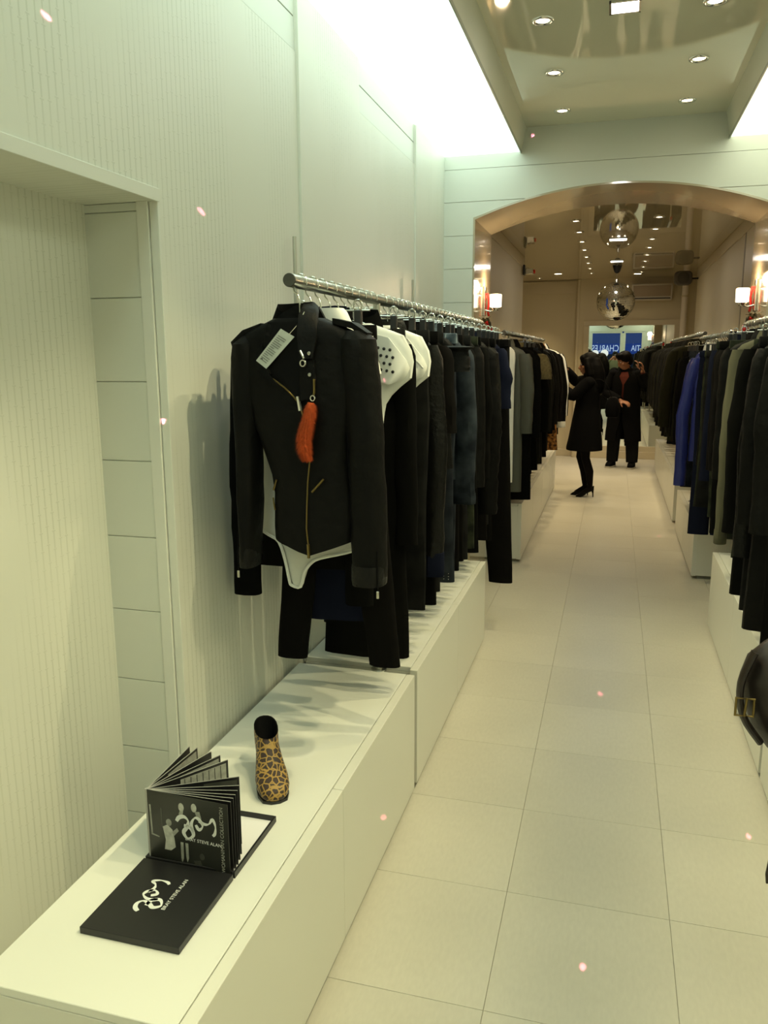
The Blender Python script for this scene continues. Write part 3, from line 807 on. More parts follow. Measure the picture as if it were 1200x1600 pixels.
def sleeve(t, L, s, top, sw, out, sl, mat, b, r0=.058, r1=.044, seed=0, amp=.006, puff=0.0, quilt=0, cuff=None, cuffh=.0, bend=0.0):
    """hanging sleeve; s=-1/1, top z, sl length"""
    rings = []; n = 18 if not quilt else 30
    rs = random.Random(seed*7+s); kb = rs.uniform(.35, .55); ka = rs.uniform(-.010, .014); bend = bend + rs.uniform(-.008, .020)
    for i in range(n+1):
        k = i/n
        cx = s*(sw + (out)*min(1, k*2.2)**.7 + .006*k)
        cx += s*ka*math.exp(-((k-kb)/.16)**2); z = top - .010 - sl*k
        ru = (r0*(1-k) + r1*k)*(.72 if i == 0 else 1)
        rv = b*(1.05 - .18*k)
        if puff: ru += puff*max(0, 1-abs(k-.08)/.10); rv += puff*.5*max(0, 1-abs(k-.08)/.10)
        if quilt: ru += .007*abs(sin(pi*k*quilt))-.003; rv += .006*abs(sin(pi*k*quilt))-.002
        rings.append(sring(cx, -bend*k*k, z, ru*(1+.10*noise.noise(Vector((seed, k*9, s)))), rv, 16, 2.2, seed+s*5, amp*1.3, 20))
    last = rings[-1]; cxl = sum(p[0] for p in last)/16; cyl = sum(p[1] for p in last)/16
    inner = [(cxl+(p[0]-cxl)*.8, cyl+(p[1]-cyl)*.8, p[2]+.002) for p in last]
    deep = [(cxl+(p[0]-cxl)*.7, cyl+(p[1]-cyl)*.7, p[2]+.03) for p in last]
    o = MB((0, 0, L)).loft(rings+[inner, deep]).build('sleeve', mat, t)
    if cuff:
        r = []
        for dz, sc in ((cuffh, 1.04), (cuffh*.5, 1.08), (0, 1.06), (-.003, 1.0)):
            r.append([(cxl+(p[0]-cxl)*sc, cyl+(p[1]-cyl)*sc, last[0][2]+dz-.001) for p in last])
        MB((0, 0, L)).loft(r).build('cuff', cuff, o)
    return o

def jacket(x, y, lab, mat, name='jacket', cat='jacket', W=.205, L=.66, SL=.60, b=.034, waist=.90, hem=1.0, collar='fold', cuff=None, cuffh=.03,
           top=1.748, grp=None, rz=0.0, amp=.007, slmat=None, colmat=None, out=.030, r0=.056, r1=.043, puff=0.0, quilt=0, sleeves=True, n=24, short=False, buttons=0, front=None, hood=False, drop=.060, zip_=False):
    """hangs from hanger: neck top z=top"""
    seed = GN[0]*3.17
    zb = top - L
    t = base_thing(name, lab, cat, x, y, zb, grp, rz)
    O = (0, 0, L)   # builder z=0 at neck top
    prof = [(0.0, .30, .75), (-.006, .38, .85), (-.020, .60, .95), (-.038, .84, 1.0), (-drop, .965, 1.0), (-drop-.035, 1.0, 1.0), (-.17, .97, 1.02)]
    zw = -.55*L if L < .8 else -.38
    rows = list(prof)
    m = 12
    for i in range(1, m+1):
        k = i/m; z = -.17 + (-L+.17)*k
        kk = min(1, max(0, (z+.17)/(zw+.17)))
        wv = .97 + (waist-.97)*(sin(kk*pi/2)) if z > zw else waist + (hem-waist)*((zw-z)/(L+zw))**.9
        rows.append((z, wv, 1.02 + .12*k))
    rings = []
    for z, a, bb in rows:
        qa = (.008*abs(sin(z*pi/.075)) if quilt and z < -.08 else 0)
        rings.append(sring(0, 0, z, W*a+qa*.4, b*bb+qa, n, 2.7, seed, amp if z < -.06 else 0, 13))
    last = rings[-1]
    inner = [(p[0]*.93, p[1]*.75, p[2]+.003) for p in last]; deep = [(p[0]*.9, p[1]*.6, p[2]+.05) for p in last]
    body = MB(O).loft(rings+[inner, deep]).build('body', mat, t)
    if sleeves:
        for s in (-1, 1):
            sleeve(t, L, s, -drop+.006 if not short else -drop+.004, W*.90, out, SL if not short else SL, slmat or mat, b*1.05, r0, r1, seed, amp*.9, puff, quilt=int(SL/.062) if quilt else 0, cuff=cuff, cuffh=cuffh)
    if collar:
        cm = colmat or mat
        r = []
        hh = .045 if collar == 'fold' else .035
        for (sc, dz, fy) in ((1.0, -.014, 0), (.96, hh, .2), (1.02, hh+.005, .3), (1.35, hh*.35, .9), (1.50, -.026, 1.0)):
            rr = []
            for j in range(20):
                a = 2*pi*j/20
                frontdip = max(0, -sin(a))*.030
                rr.append((W*.33*sc*cos(a), b*.95*(sc if sc < 1.2 else 1.16)*sin(a), dz - frontdip - abs(cos(a))*.012*fy))
            r.append(rr)
        MB(O).loft(r, False, False).build('collar', cm, t)
        inr = [[(W*.31*cos(2*pi*j/16), b*.8*sin(2*pi*j/16), .012-max(0, -sin(2*pi*j/16))*.03) for j in range(16)], [(W*.2*cos(2*pi*j/16), b*.5*sin(2*pi*j/16), -.008) for j in range(16)]]
        MB(O).loft(inr, False, True).build('neck_lining', LINING, t)
    if hood:
        MB(O).loft([sring(0, b*.9, z, W*a, bb, 18, 2.2, seed, .008, 20) for z, a, bb in ((.02, .30, .02), (-.01, .48, .045), (-.07, .52, .05), (-.14, .40, .04), (-.18, .2, .02))]).build('hood', cm, t)
    if zip_:
        MB(O).tube([(.005, -b*1.09, -.06-(L-.08)*k/8) for k in range(9)], .0035, 6).build('zip', BRASS, t)
    for k in range(buttons):
        MB(O).lathe((.012, -b*1.10, -.17-(L-.30)*k/max(1, buttons-1)), [(0, -.004), (.008, -.003), (.009, 0)], 12, 'y').build('button', BLACKPL, t)
    if front:
        # contrasting edge running down the front opening and round the hem
        MB(O).tube([(W*.28, -b*.9, -.02), (.03, -b*1.10, -.16), (.015, -b*1.13, -L*.6), (.015, -b*1.15, -L+.01)], .006, 6, flat=.5).build('front_edge', front, t)
    return t

def trousers(x, y, lab, mat, top=1.735, L=1.02, W=.185, kw=.092, hw=.072, b=.017, grp=None, rz=0.0, name='trousers', band=None, amp=.006, cat='trousers', studs=False, loops=True, splay=.0, cuffm=None):
    seed = GN[0]*2.31
    t = base_thing(name, lab, cat, x, y, top-L, grp, rz)
    O = (0, 0, L)
    crotch = -.25
    for s in (-1, 1):
        rings = []; n = 16
        for i in range(n+1):
            k = i/n; z = -.035 - (L-.035)*k
            if z > crotch:
                q = (z+.035)/(crotch+.035)
                hw_ = W/2 + .006*q; cx = s*(W/2)
                bb = b*(.7+.7*q)
            else:
                q = (crotch-z)/(L+crotch)
                hw_ = (W/2+.006)*(1-q) + hw*q if q > .45 else (W/2+.006)*(1-q/.45*.15) + 0*q
                if q > .45:
                    u = (q-.45)/.55; hw_ = (W/2+.006)*.85*(1-u) + hw*u
                cx = s*(W/2 + .004 + splay*q); bb = b*1.4*(1-.15*q)
            rings.append(sring(cx, 0, z, hw_, bb, 18, 2.5, seed+s*3, amp*(k**.5), 12))
        last = rings[-1]; c0 = sum(p[0] for p in last)/18; c1 = sum(p[1] for p in last)/18
        rings += [[(c0+(p[0]-c0)*.9, c1+(p[1]-c1)*.7, p[2]+.002) for p in last], [(c0+(p[0]-c0)*.85, c1+(p[1]-c1)*.5, p[2]+.04) for p in last]]
        lg = MB(O).loft(rings).build('leg', mat, t)
        if studs:
            sb = MB(O)
            for c in range(5):
                for r in range(7-c % 2*2):
                    px = c0 - hw*.7 + c*hw*.34
                    sb.ell((px, -b*1.25, -L+.018+r*.013), (.0022, .002, .0022), 6, 4)
            o = sb.build('studs', CHROME, lg); o['kind'] = 'stuff'
        if cuffm:
            r = []
            for dz, sc in ((.045, 1.03), (.02, 1.07), (0, 1.06)):
                r.append([(c0+(p[0]-c0)*sc, c1+(p[1]-c1)*sc, last[0][2]+dz-.001) for p in last])
            MB(O).loft(r).build('turn_up', cuffm, lg)
    wb_ = MB(O).loft([sring(0, 0, z, W*sc, b*bs, 24, 4.0) for z, sc, bs in ((-.042, 1.03, .95), (-.040, 1.045, 1.0), (-.003, 1.035, .95), (0, 1.02, .8))]).build('waistband', band or mat, t)
    MB(O).lathe((0, -b*1.0, -.020), [(0, -.004), (.007, -.003), (.008, 0)], 10, 'y').build('button', BRASS, wb_)
    if loops:
        for u in (-.75, -.35, .35, .75):
            MB(O).box((W*u-.005, -b*.98-.006, -.046), (W*u+.005, -b*.7, -.001), .001).build('belt_loop', band or mat, wb_, smooth=False)
    return t

# ---- generic filler lists
NECK = 1.748
def put(kind, x, y, zr, n, railname, spec, lab=None):
    """one garment plus its hanger on a rail of height zr"""
    dz = zr - RZ; x0_ = x
    rz = spec.pop('rz', radians(random.uniform(-5, 5))); x += spec.pop('dx', random.uniform(-.014, .014))
    desc = spec.pop('d')
    lab = lab or f'{desc}, {ordw(n)} along the {railname}'
    grp = f'garments on the {railname}'
    mat = spec.pop('m')
    hl = f'{"clip" if kind == "t" else "wire"} hanger, {ordw(n)} from the near end of the {railname}'
    if kind == 't':
        g = trousers(x, y, lab, mat, top=1.735+dz, grp=grp, rz=rz, **spec)
        hanger(x0_, y, zr, 'clip', hl, half=min(.15, spec.get('W', .185)-.01), rz=rz, drop=.072)
    else:
        g = jacket(x, y, lab, mat, top=NECK+dz, grp=grp, rz=rz, **spec)
        hanger(x0_, y, zr, 'coat', hl, half=min(.17, spec.get('W', .2)-.03), rz=rz, drop=.088)
    return g
FR = 'left front rail'
L1 = [
 # y, kind, spec
 (2.275, 't', dict(d='slim black trousers showing below the biker jacket', m=COTTON, L=1.035, W=.130, hw=.050, b=.018, splay=.085, rz=0.0), 1),
 (2.195, 'j', dict(d='black blazer', m=WOOL, L=.72, SL=.76, W=.165, b=.030, out=.030, r0=.05, rz=radians(0), dx=-.075), 0),
 (2.350, 'j', dict(d='black sleeveless dress', m=NAVY, name='dress', cat='dress', L=.93, W=.130, b=.028, sleeves=False, hem=.95, dx=-.02, waist=.82, collar='fold', rz=radians(3)), 0),
 (2.420, 'j', dict(d='black knit vest', m=COTTON, name='vest', cat='vest', L=.80, W=.120, b=.026, sleeves=False, dx=-.03), 0),
 (2.565, 'j', dict(d='long slim black coat', m=WOOL, name='coat', cat='coat', L=1.13, SL=.66, W=.14, b=.030, hem=1.1, out=.012, r0=.042, r1=.04, rz=radians(2)), 0),
 (2.625, 't', dict(d='black coated jeans clipped by the waistband', m=DENIMBK, L=1.03, W=.14, hw=.08, rz=radians(5)), 1),
 (2.900, 'j', dict(d='black crinkled leather jacket with long narrow sleeves', m=LEATHER2, L=.66, SL=.86, W=.205, b=.034, out=.050, r1=.038, cuff=NAVY, cuffh=.09, rz=radians(3)), 0),
 (2.815, 't', dict(d='black jeans with pale stitching', m=DENIMBK, L=1.02, W=.185, hw=.075), 1),
 (2.972, 't', dict(d='black tailored trousers', m=WOOL, L=1.05, W=.18, hw=.085), 1),
 (3.045, 'j', dict(d='black top with laced elbow-length sleeves', m=COTTON, name='top', cat='top', L=.62, SL=.33, W=.21, b=.032, out=.045, r1=.05), 0),
 (3.110, 't', dict(d='dark grey jeans', m=DENIMBK, L=1.04, W=.185, hw=.08), 1),
 (3.190, 'j', dict(d='black leather top with short puffed sleeves', m=LEATHER, name='top', cat='top', L=.55, SL=.10, W=.205, b=.034, out=.030, r0=.06, r1=.055, puff=.045, dx=.02), 0),
 (3.280, 't', dict(d='stonewashed pale blue jeans', m=DENIMDK, band=DENIMLT, L=1.0, W=.185, dx=.015, hw=.08, b=.02), 1),
 (3.370, 'j', dict(d='dark wash denim jacket with worn pale cuffs', m=DENIMMD, L=.62, SL=.66, W=.215, b=.036, out=.045, r0=.060, r1=.05, dx=.02, cuff=DENIMMD, cuffh=.045, colmat=DENIMLT, buttons=5), 0),
 (3.455, 't', dict(d='dark jeans with studded hems', m=DENIMDK, L=1.09, W=.185, hw=.062, b=.022, studs=True, rz=radians(-4), splay=.02), 1),
 (3.540, 't', dict(d='black trousers with a high waistband', m=COTTON, L=1.06, W=.185, hw=.08), 1),
 (3.625, 'j', dict(d='black wool coat', m=WOOL, name='coat', cat='coat', L=1.05, SL=.64, W=.205, b=.034, hem=1.0), 0),
 (3.710, 't', dict(d='black cotton jeans', m=DENIMBK, L=1.05, W=.185, hw=.085), 1),
 (3.800, 'j', dict(d='black leather jacket', m=LEATHER, L=.66, SL=.66, W=.21, b=.036, out=.04, zip_=True), 0),
 (3.885, 't', dict(d='olive black jeans', m=DENIMGR, L=1.04, W=.19, hw=.085), 1),
 (3.970, 'j', dict(d='black tailored blazer', m=WOOL, L=.74, SL=.64, W=.21, b=.034, buttons=2), 0),
 (4.060, 't', dict(d='black wool trousers', m=WOOL, L=1.10, W=.185, hw=.09), 1),
 (4.160, 'j', dict(d='black quilted puffer jacket', m=LEATHER, L=.70, SL=.86, W=.215, b=.040, out=.055, r0=.06, r1=.052, quilt=1, rz=radians(2)), 0),
 (4.260, 't', dict(d='black cargo trousers', m=COTTON, L=1.08, W=.19, hw=.095), 1),
 (4.345, 'j', dict(d='charcoal wool coat', m=CHAR, name='coat', cat='coat', L=1.02, SL=.66, W=.21, b=.034), 0),
 (4.440, 't', dict(d='black pleated trousers', m=WOOL, L=1.12, W=.19, hw=.09), 1),
 (4.575, 't', dict(d='black stretch jeans', m=DENIMBK, L=1.06, W=.185, hw=.075), 1),
 (4.655, 'j', dict(d='dark navy knit top', m=NAVY, name='sweater', cat='sweater', L=.62, SL=.34, W=.215, b=.034, out=.05, r1=.055), 0),
 (4.740, 't', dict(d='long wide-leg black trousers', m=COTTON, L=1.445, W=.20, hw=.072, b=.026, splay=.085, rz=radians(-3)), 1),
 (4.850, 't', dict(d='black dress trousers', m=WOOL, L=1.10, W=.185, hw=.085), 1),
 (4.940, 't', dict(d='black slim trousers at the far rail end', m=DENIMBK, L=1.05, W=.18, hw=.08), 1),
]
L1.sort(key=lambda q: q[0])
n = 2
for y, k, spec, _ in L1:
    n += 1
    if k == 'j' and y > 2.4:
        spec['W'] = min(spec.get('W', .2), .175); spec['out'] = min(spec.get('out', .03), .022); spec['r0'] = spec.get('r0', .050)
    elif k == 't' and 2.5 < y < 4.6: spec['W'] = min(spec.get('W', .185), .165)
    if 2.46 < y < 2.56 or 2.70 < y < 2.78: n += 0
    put(k, LX, y, RZ, n + (1 if y > 2.5 else 0) + (1 if y > 2.73 else 0), FR, dict(spec))
# the two white tops on this rail
def studded_top(y, lab, nm, hl, studs=True):
    t = jacket(LX + (0 if studs else .012), y, lab, WHITECL, name=nm, cat=nm, W=.195, L=.50, b=.028, sleeves=False, waist=.52, hem=.40, collar=None, top=NECK, grp='garments on the left front rail', rz=radians(4), drop=.085, amp=.003)
    O = (0, 0, .50)
    mb = MB(O)
    # wide winged shoulder yoke towards the aisle and towards the wall
    for s in (-1, 1):
        wing = MB(O).loft([[(s*.02, -.030, -.020), (s*.02, .028, -.020), (s*.02, .028, -.16), (s*.02, -.030, -.16)],
                           [(s*.12, -.034, -.045), (s*.12, .030, -.045), (s*.12, .030, -.19), (s*.12, -.034, -.19)],
                           [(s*.175, -.030, -.115), (s*.175, .026, -.115), (s*.165, .026, -.175), (s*.165, -.030, -.175)],
                           [(s*.185, -.010, -.140), (s*.185, .010, -.140), (s*.180, .010, -.155), (s*.180, -.010, -.155)]]).build('shoulder_wing', WHITECL, t, ang=60)
        sb = MB(O)
        if not studs:
            MB(O).tube([(s*.03, -.033, -.055), (s*.12, -.036, -.085), (s*.172, -.030, -.142)], .003, 6).build('seam', WHITECL, wing)
            continue
        for r in range(4):
            for c in range(6):
                xx = s*(.030+.019*c+.009*(r % 2)); zz = -.060-.022*r-.18*abs(xx)
                sb.ell((xx, -.0335, zz), (.0052, .004, .0052), 8, 5)
        o = sb.build('studs', BLACKPL, wing); o['kind'] = 'stuff'
    hanger(LX, y, RZ, 'coat', hl, .15, radians(4), .088)
    return t
studded_top(2.490, 'white top with rows of black studs on its shoulder, left front rail', 'top', 'wire hanger under the white studded top')
studded_top(2.690, 'white cap-sleeved blouse peeking out behind the studded top', 'blouse', 'wire hanger under the white cap-sleeved blouse', False)

# ------------------------------------------------------------------ hero biker jacket
def lerp(tab, z):
    for (z0, v0), (z1, v1) in zip(tab[:-1], tab[1:]):
        if z0 >= z >= z1:
            k = (z0-z)/(z0-z1) if z0 != z1 else 0
            return v0 + (v1-v0)*k
    return tab[0][1] if z > tab[0][0] else tab[-1][1]
JY = 2.035
JB = 1.105
HJ = thing('biker_jacket', 'black leather biker jacket with orange fur charm at the front left rail end', 'jacket', (LX, JY, JB), 'garments on the left front rail')
JO = (0, 0, -JB)
SZ = [(1.745, .070, .045), (1.735, .092, .050), (1.715, .140, .054), (1.695, .175, .054), (1.670, .186, .054), (1.62, .180, .055), (1.56, .168, .057), (1.50, .152, .058), (1.44, .138, .057), (1.38, .126, .056), (1.33, .120, .055), (1.28, .119, .055), (1.23, .121, .056), (1.19, .122, .057), (1.160, .120, .057)]
def jcx(z): return lerp([(1.8, 0), (1.52, 0), (1.40, .012), (1.30, .034), (1.0, .030)], z)
def jb_front(u, z):
    u = u - jcx(z)
    a = lerp([(q[0], q[1]) for q in SZ], z); b = lerp([(q[0], q[2]) for q in SZ], z)
    k = min(.97, abs(u)/a)
    return -b*(1-k**2.9)**(1/2.9)
rings = []
for z, a, b in SZ:
    r = sring(jcx(z), 0, z, a-(.006 if z < 1.45 else 0), b, 40, 2.9, 4.0, .0065 if z < 1.66 else 0, 15)
    if z <= 1.20:   # pointed front hem
        e = (1.20-z)/.04
        r = [(x, y, zz - (.045*e*max(0, 1-abs(x-.03)/.13) if y < 0 else -.0*e)) for x, y, zz in r]
    rings.append(r)
last = rings[-1]
rings += [[(p[0]*.95, p[1]*.85, p[2]+.004) for p in last], [(p[0]*.93, p[1]*.7, p[2]+.06) for p in last]]
hb = MB(JO).loft(rings).build('body', LEATHER, HJ)
for s in (-1, 1):
    rings = []
    if s > 0: pth = [(.150, 1.712, .026), (.160, 1.690, .046), (.163, 1.655, .050), (.166, 1.60, .051), (.170, 1.54, .051), (.175, 1.46, .050), (.180, 1.38, .049), (.184, 1.30, .049), (.187, 1.20, .048), (.188, 1.12, .047), (.188, 1.060, .046), (.187, 1.038, .045)]
    else: pth = [(-.135, 1.702, .024), (-.148, 1.680, .040), (-.152, 1.645, .042), (-.154, 1.60, .040), (-.155, 1.54, .037), (-.156, 1.46, .034), (-.158, 1.38, .034), (-.160, 1.30, .032), (-.162, 1.20, .028), (-.164, 1.12, .026), (-.165, 1.085, .025), (-.165, 1.068, .024)]
    dense = []
    for qa, qb in zip(pth[:-1], pth[1:]):
        dense += [qa, tuple((m_+n_)/2 for m_, n_ in zip(qa, qb))] if qa[1] < 1.66 else [qa]
    dense.append(pth[-1])
    for i, (u, z, r) in enumerate(dense):
        rings.append(sring(u, -.004, z, r*(1+.05*noise.noise(Vector((z*14, s, 2)))), .050 if i else .03, 28, 2.4, 8+s, .008, 24))
    l_ = rings[-1]; c0 = pth[-1][0]
    rings += [[(c0+(p[0]-c0)*.85, p[1]*.8, p[2]+.003) for p in l_], [(c0+(p[0]-c0)*.8, p[1]*.7, p[2]+.05) for p in l_]]
    sl = MB(JO).loft(rings).build('sleeve', LEATHER, HJ)
    # crinkled cuff with a zip
    c1, z1, r1 = pth[-1][0], pth[-1][1], pth[-1][2]
    MB(JO).loft([sring(c1, -.004, z1+dz, r1*sc, .050*sc, 20, 2.4, 8+s, .003, 26) for dz, sc in ((.055, 1.02), (.045, 1.05), (.01, 1.05), (-.002, 1.02))], False, False).build('cuff', LEATHER2, sl)
    MB(JO).tube([(c1+s*r1*.75, -.045, z1+.10), (c1+s*r1*.8, -.047, z1+.0), (c1+s*r1*.8, -.047, z1-.012)], .0018, 6).build('sleeve_zip', LINING, sl)
    MB(JO).box((c1+s*r1*.8-.0035, -.051, z1-.030), (c1+s*r1*.8+.0035, -.048, z1-.010), .001).build('zip_pull', STEEL, sl, smooth=False)
    # epaulette strap
    ua = .100*s; ub = .188*s
    za, zb_ = (1.726, 1.700) if s > 0 else (1.716, 1.680)
    MB(JO).loft([[(ua, -.030, za+.004), (ua, .030, za+.004), (ua, .030, za+.018), (ua, -.030, za+.018)],
                 [(ua*.4+ub*.6, -.032, zb_*.6+za*.4+.006), (ua*.4+ub*.6, .032, zb_*.6+za*.4+.006), (ua*.4+ub*.6, .032, zb_*.6+za*.4+.022), (ua*.4+ub*.6, -.032, zb_*.6+za*.4+.022)],
                 [(ub, -.024, zb_-.010), (ub, .024, zb_-.010), (ub+s*.004, .024, zb_+.006), (ub+s*.004, -.024, zb_+.006)]]).build('epaulette', LEATHER, HJ, ang=30)
# tall collar: a back panel behind the neck and two leaves folding forward
bk = [(-.104, 1.700), (-.097, 1.725), (-.086, 1.743), (-.062, 1.764), (-.030, 1.780), (.000, 1.789), (.022, 1.790), (.042, 1.772), (.060, 1.742), (.040, 1.690), (-.070, 1.680)]
MB(JO).prism([(u, .034-.5*max(0, abs(u+.01)-.06), z) for u, z in bk], (0, .012, 0)).build('back_collar', LEATHER, HJ, ang=50)
MB(JO).loft([[(.012, .030, 1.786), (.030, .030, 1.788), (.036, .040, 1.780), (.016, .040, 1.778)],
             [(.014, -.010, 1.782), (.046, -.008, 1.770), (.052, .004, 1.766), (.018, .002, 1.774)],
             [(.016, -.052, 1.752), (.062, -.050, 1.744), (.066, -.040, 1.742), (.018, -.040, 1.746)],
             [(.016, -.066, 1.700), (.067, -.062, 1.695), (.068, -.052, 1.695), (.016, -.055, 1.700)],
             [(.022, -.072, 1.640), (.058, -.070, 1.642), (.058, -.062, 1.642), (.022, -.064, 1.640)]]).build('collar_leaf', LEATHER, HJ, ang=50)
MB(JO).loft([[(-.080, .030, 1.748), (-.098, .030, 1.728), (-.100, .042, 1.724), (-.084, .042, 1.742)],
             [(-.086, -.010, 1.728), (-.108, -.008, 1.704), (-.112, .004, 1.700), (-.092, .004, 1.720)],
             [(-.088, -.050, 1.690), (-.110, -.048, 1.668), (-.112, -.038, 1.668), (-.090, -.040, 1.688)],
             [(-.084, -.064, 1.640), (-.106, -.060, 1.612), (-.106, -.052, 1.612), (-.086, -.054, 1.640)]]).build('collar_leaf', LEATHER, HJ, ang=50)
def patch(name, poly, off, th, mat, parent, sub=0):
    """a cloth panel following the jacket front; poly in (u, z)"""
    bm = bmesh.new()
    f = bm.faces.new([bm.verts.new((u, 0, z)) for u, z in poly])
    bmesh.ops.triangulate(bm, faces=[f])
    bmesh.ops.subdivide_edges(bm, edges=bm.edges[:], cuts=3, use_grid_fill=True)
    bmesh.ops.triangulate(bm, faces=bm.faces[:])
    for v in bm.verts: v.co.y = jb_front(v.co.x, v.co.z) - off
    g = bmesh.ops.extrude_face_region(bm, geom=bm.faces[:])
    for v in [q for q in g['geom'] if isinstance(q, bmesh.types.BMVert)]: v.co.y -= th
    bmesh.ops.recalc_face_normals(bm, faces=bm.faces)
    for v in bm.verts: v.co.z -= JB
    me = bpy.data.meshes.new(name); bm.to_mesh(me); bm.free(); me.materials.append(mat)
    o = bpy.data.objects.new(name, me); col.objects.link(o); o.parent = parent
    return o
patch('neck_lining', [(-.075, 1.735), (.020, 1.735), (.045, 1.70), (.050, 1.60), (.020, 1.535), (-.030, 1.585), (-.085, 1.605), (-.080, 1.66)], .001, .002, LINING, HJ)
patch('lapel', [(.022, 1.632), (.060, 1.638), (.064, 1.59), (.050, 1.54), (.020, 1.532), (.028, 1.58)], .004, .006, LEATHER, HJ)
patch('lapel', [(-.084, 1.645), (-.110, 1.620), (-.104, 1.602), (-.080, 1.592), (-.060, 1.604)], .006, .007, LEATHER, HJ)
patch('lapel_facing', [(-.100, 1.612), (-.078, 1.590), (-.040, 1.575), (-.072, 1.612)], .012, .003, LINING, HJ)
def fline(name, pts, rad, mat, off=.004, parent=None):
    return MB(JO).tube([(u, jb_front(u, z)-off, z) for u, z in pts], rad, 6).build(name, mat, parent or HJ)
fline('front_zip', [(-.085, 1.598), (-.055, 1.588), (-.025, 1.568), (.000, 1.545), (.016, 1.526), (.030, 1.48), (.040, 1.43), (.043, 1.385), (.038, 1.35), (.034, 1.318), (.030, 1.25), (.028, 1.192), (.033, 1.135)], .0022, BRASS, .004)
fline('zip_pull', [(.033, 1.150), (.034, 1.112)], .0045, BRASS, .008)
fline('zip_slider', [(.014, 1.545), (.020, 1.508)], .0055, CHROME, .008)
fline('pocket_zip', [(.045, 1.292), (.078, 1.328)], .0032, BRASS, .004)
fline('pocket_zip', [(-.075, 1.290), (-.060, 1.320)], .0028, BRASS, .004)
fline('pocket_zip', [(-.078, 1.268), (-.070, 1.235)], .0024, BRASS, .004)
for u, z in ((.050, 1.655), (.051, 1.601)):
    MB(JO).lathe((u, jb_front(u, z)-.016, z), [(0, -.004), (.0045, -.003), (.005, 0)], 12, 'y').build('snap_button', STEEL, HJ)
fline('buckle_bar', [(.026, 1.662), (.036, 1.642)], .003, CHROME, .018)
MB(JO).tube([(.033+.007*cos(2*pi*k/10), jb_front(.033, 1.632)-.018, 1.630+.008*sin(2*pi*k/10)) for k in range(10)], .0026, 6, closed=True).build('buckle_ring', CHROME, HJ)
fline('chest_zip', [(.062, 1.613), (.062, 1.572)], .0022, LINING, .004)
fline('charm_clasp', [(.060, 1.590), (.060, 1.556), (.057, 1.545)], .0032, BRASS, .010)
MB(JO).tube([(.057+.006*cos(2*pi*k/10), jb_front(.057, 1.535)-.014, 1.541+.007*sin(2*pi*k/10)) for k in range(10)], .002, 6, closed=True).build('clasp_ring', CHROME, HJ)
# swing tag
tg = MB(JO).loft([[(u, -.070, z), (u+.0008, -.0705, z)] for u, z in ((-.101, 1.637), (-.101, 1.637))], False, False)
tg = MB(JO).prism([(-.101, -.064, 1.637), (-.070, -.070, 1.616), (.007, -.060, 1.697), (-.032, -.056, 1.718)], (0, -.0009, 0)).build('price_tag', TAGCARD, HJ, smooth=False)
p00 = Vector((-.101, -.064, 1.637)); p10 = Vector((-.070, -.070, 1.616)); p11 = Vector((.007, -.060, 1.697)); p01 = Vector((-.032, -.056, 1.718))
mb = MB(JO)
for k in range(14):
    a = .10 + .055*k; c = .12; d = .12 + (.62 if k % 4 != 3 else .35)
    def bl(u, v): return (p00*(1-u)+p10*u)*(1-v) + (p01*(1-u)+p11*u)*v
    q = [bl(c, a), bl(d, a), bl(d, a+.022), bl(c, a+.022)]
    mb.prism([x + Vector((0, -.0011, 0)) for x in q], (0, -.0003, 0))
o = mb.build('tag_print', TAGINK, tg, smooth=False); o['kind'] = 'stuff'
MB(JO).tube([(-.012, -.0585, 1.700), (.015, -.052, 1.73), (.030, -.045, 1.76)], .0012, 5).build('tag_string', CHROME, tg)
# fur charm: core plus a pelt of short hairs
core = [(.056, -.082, 1.530), (.052, -.084, 1.505), (.044, -.086, 1.475), (.037, -.086, 1.445), (.036, -.085, 1.415), (.041, -.083, 1.395), (.043, -.083, 1.388)]
cr = [.008, .012, .0145, .0155, .014, .009, .003]
fc = MB(JO).tube(core, cr, 14).build('fur_charm', FUR, HJ)
fc['label'] = 'orange-red fur tail charm'
hv = []; hf = []
rnd = random.Random(3)
for q in range(6500):
    k = rnd.random()*(len(core)-1.001); i = int(k); f_ = k-i
    c = Vector(core[i])*(1-f_)+Vector(core[i+1])*f_; rad = cr[i]*(1-f_)+cr[i+1]*f_
    a = rnd.random()*2*pi
    nrm = Vector((cos(a), sin(a), 0)); p = c + nrm*rad*.95
    d = (nrm*.7 + Vector((rnd.gauss(0, .25), rnd.gauss(0, .25), -.9))).normalized()*rnd.uniform(.009, .019)
    sd = Vector((-sin(a), cos(a), 0))*.0009
    b0 = len(hv); hv += [p-sd, p+sd, p+d]; hf.append((b0, b0+1, b0+2))
o = MB(JO).add(hv, hf).build('fur_hair', FUR, fc, smooth=False, fix=False); o['kind'] = 'stuff'
hanger(LX, JY, RZ, 'coat', 'wire hanger inside the collar of the biker jacket', .12, 0, .105)

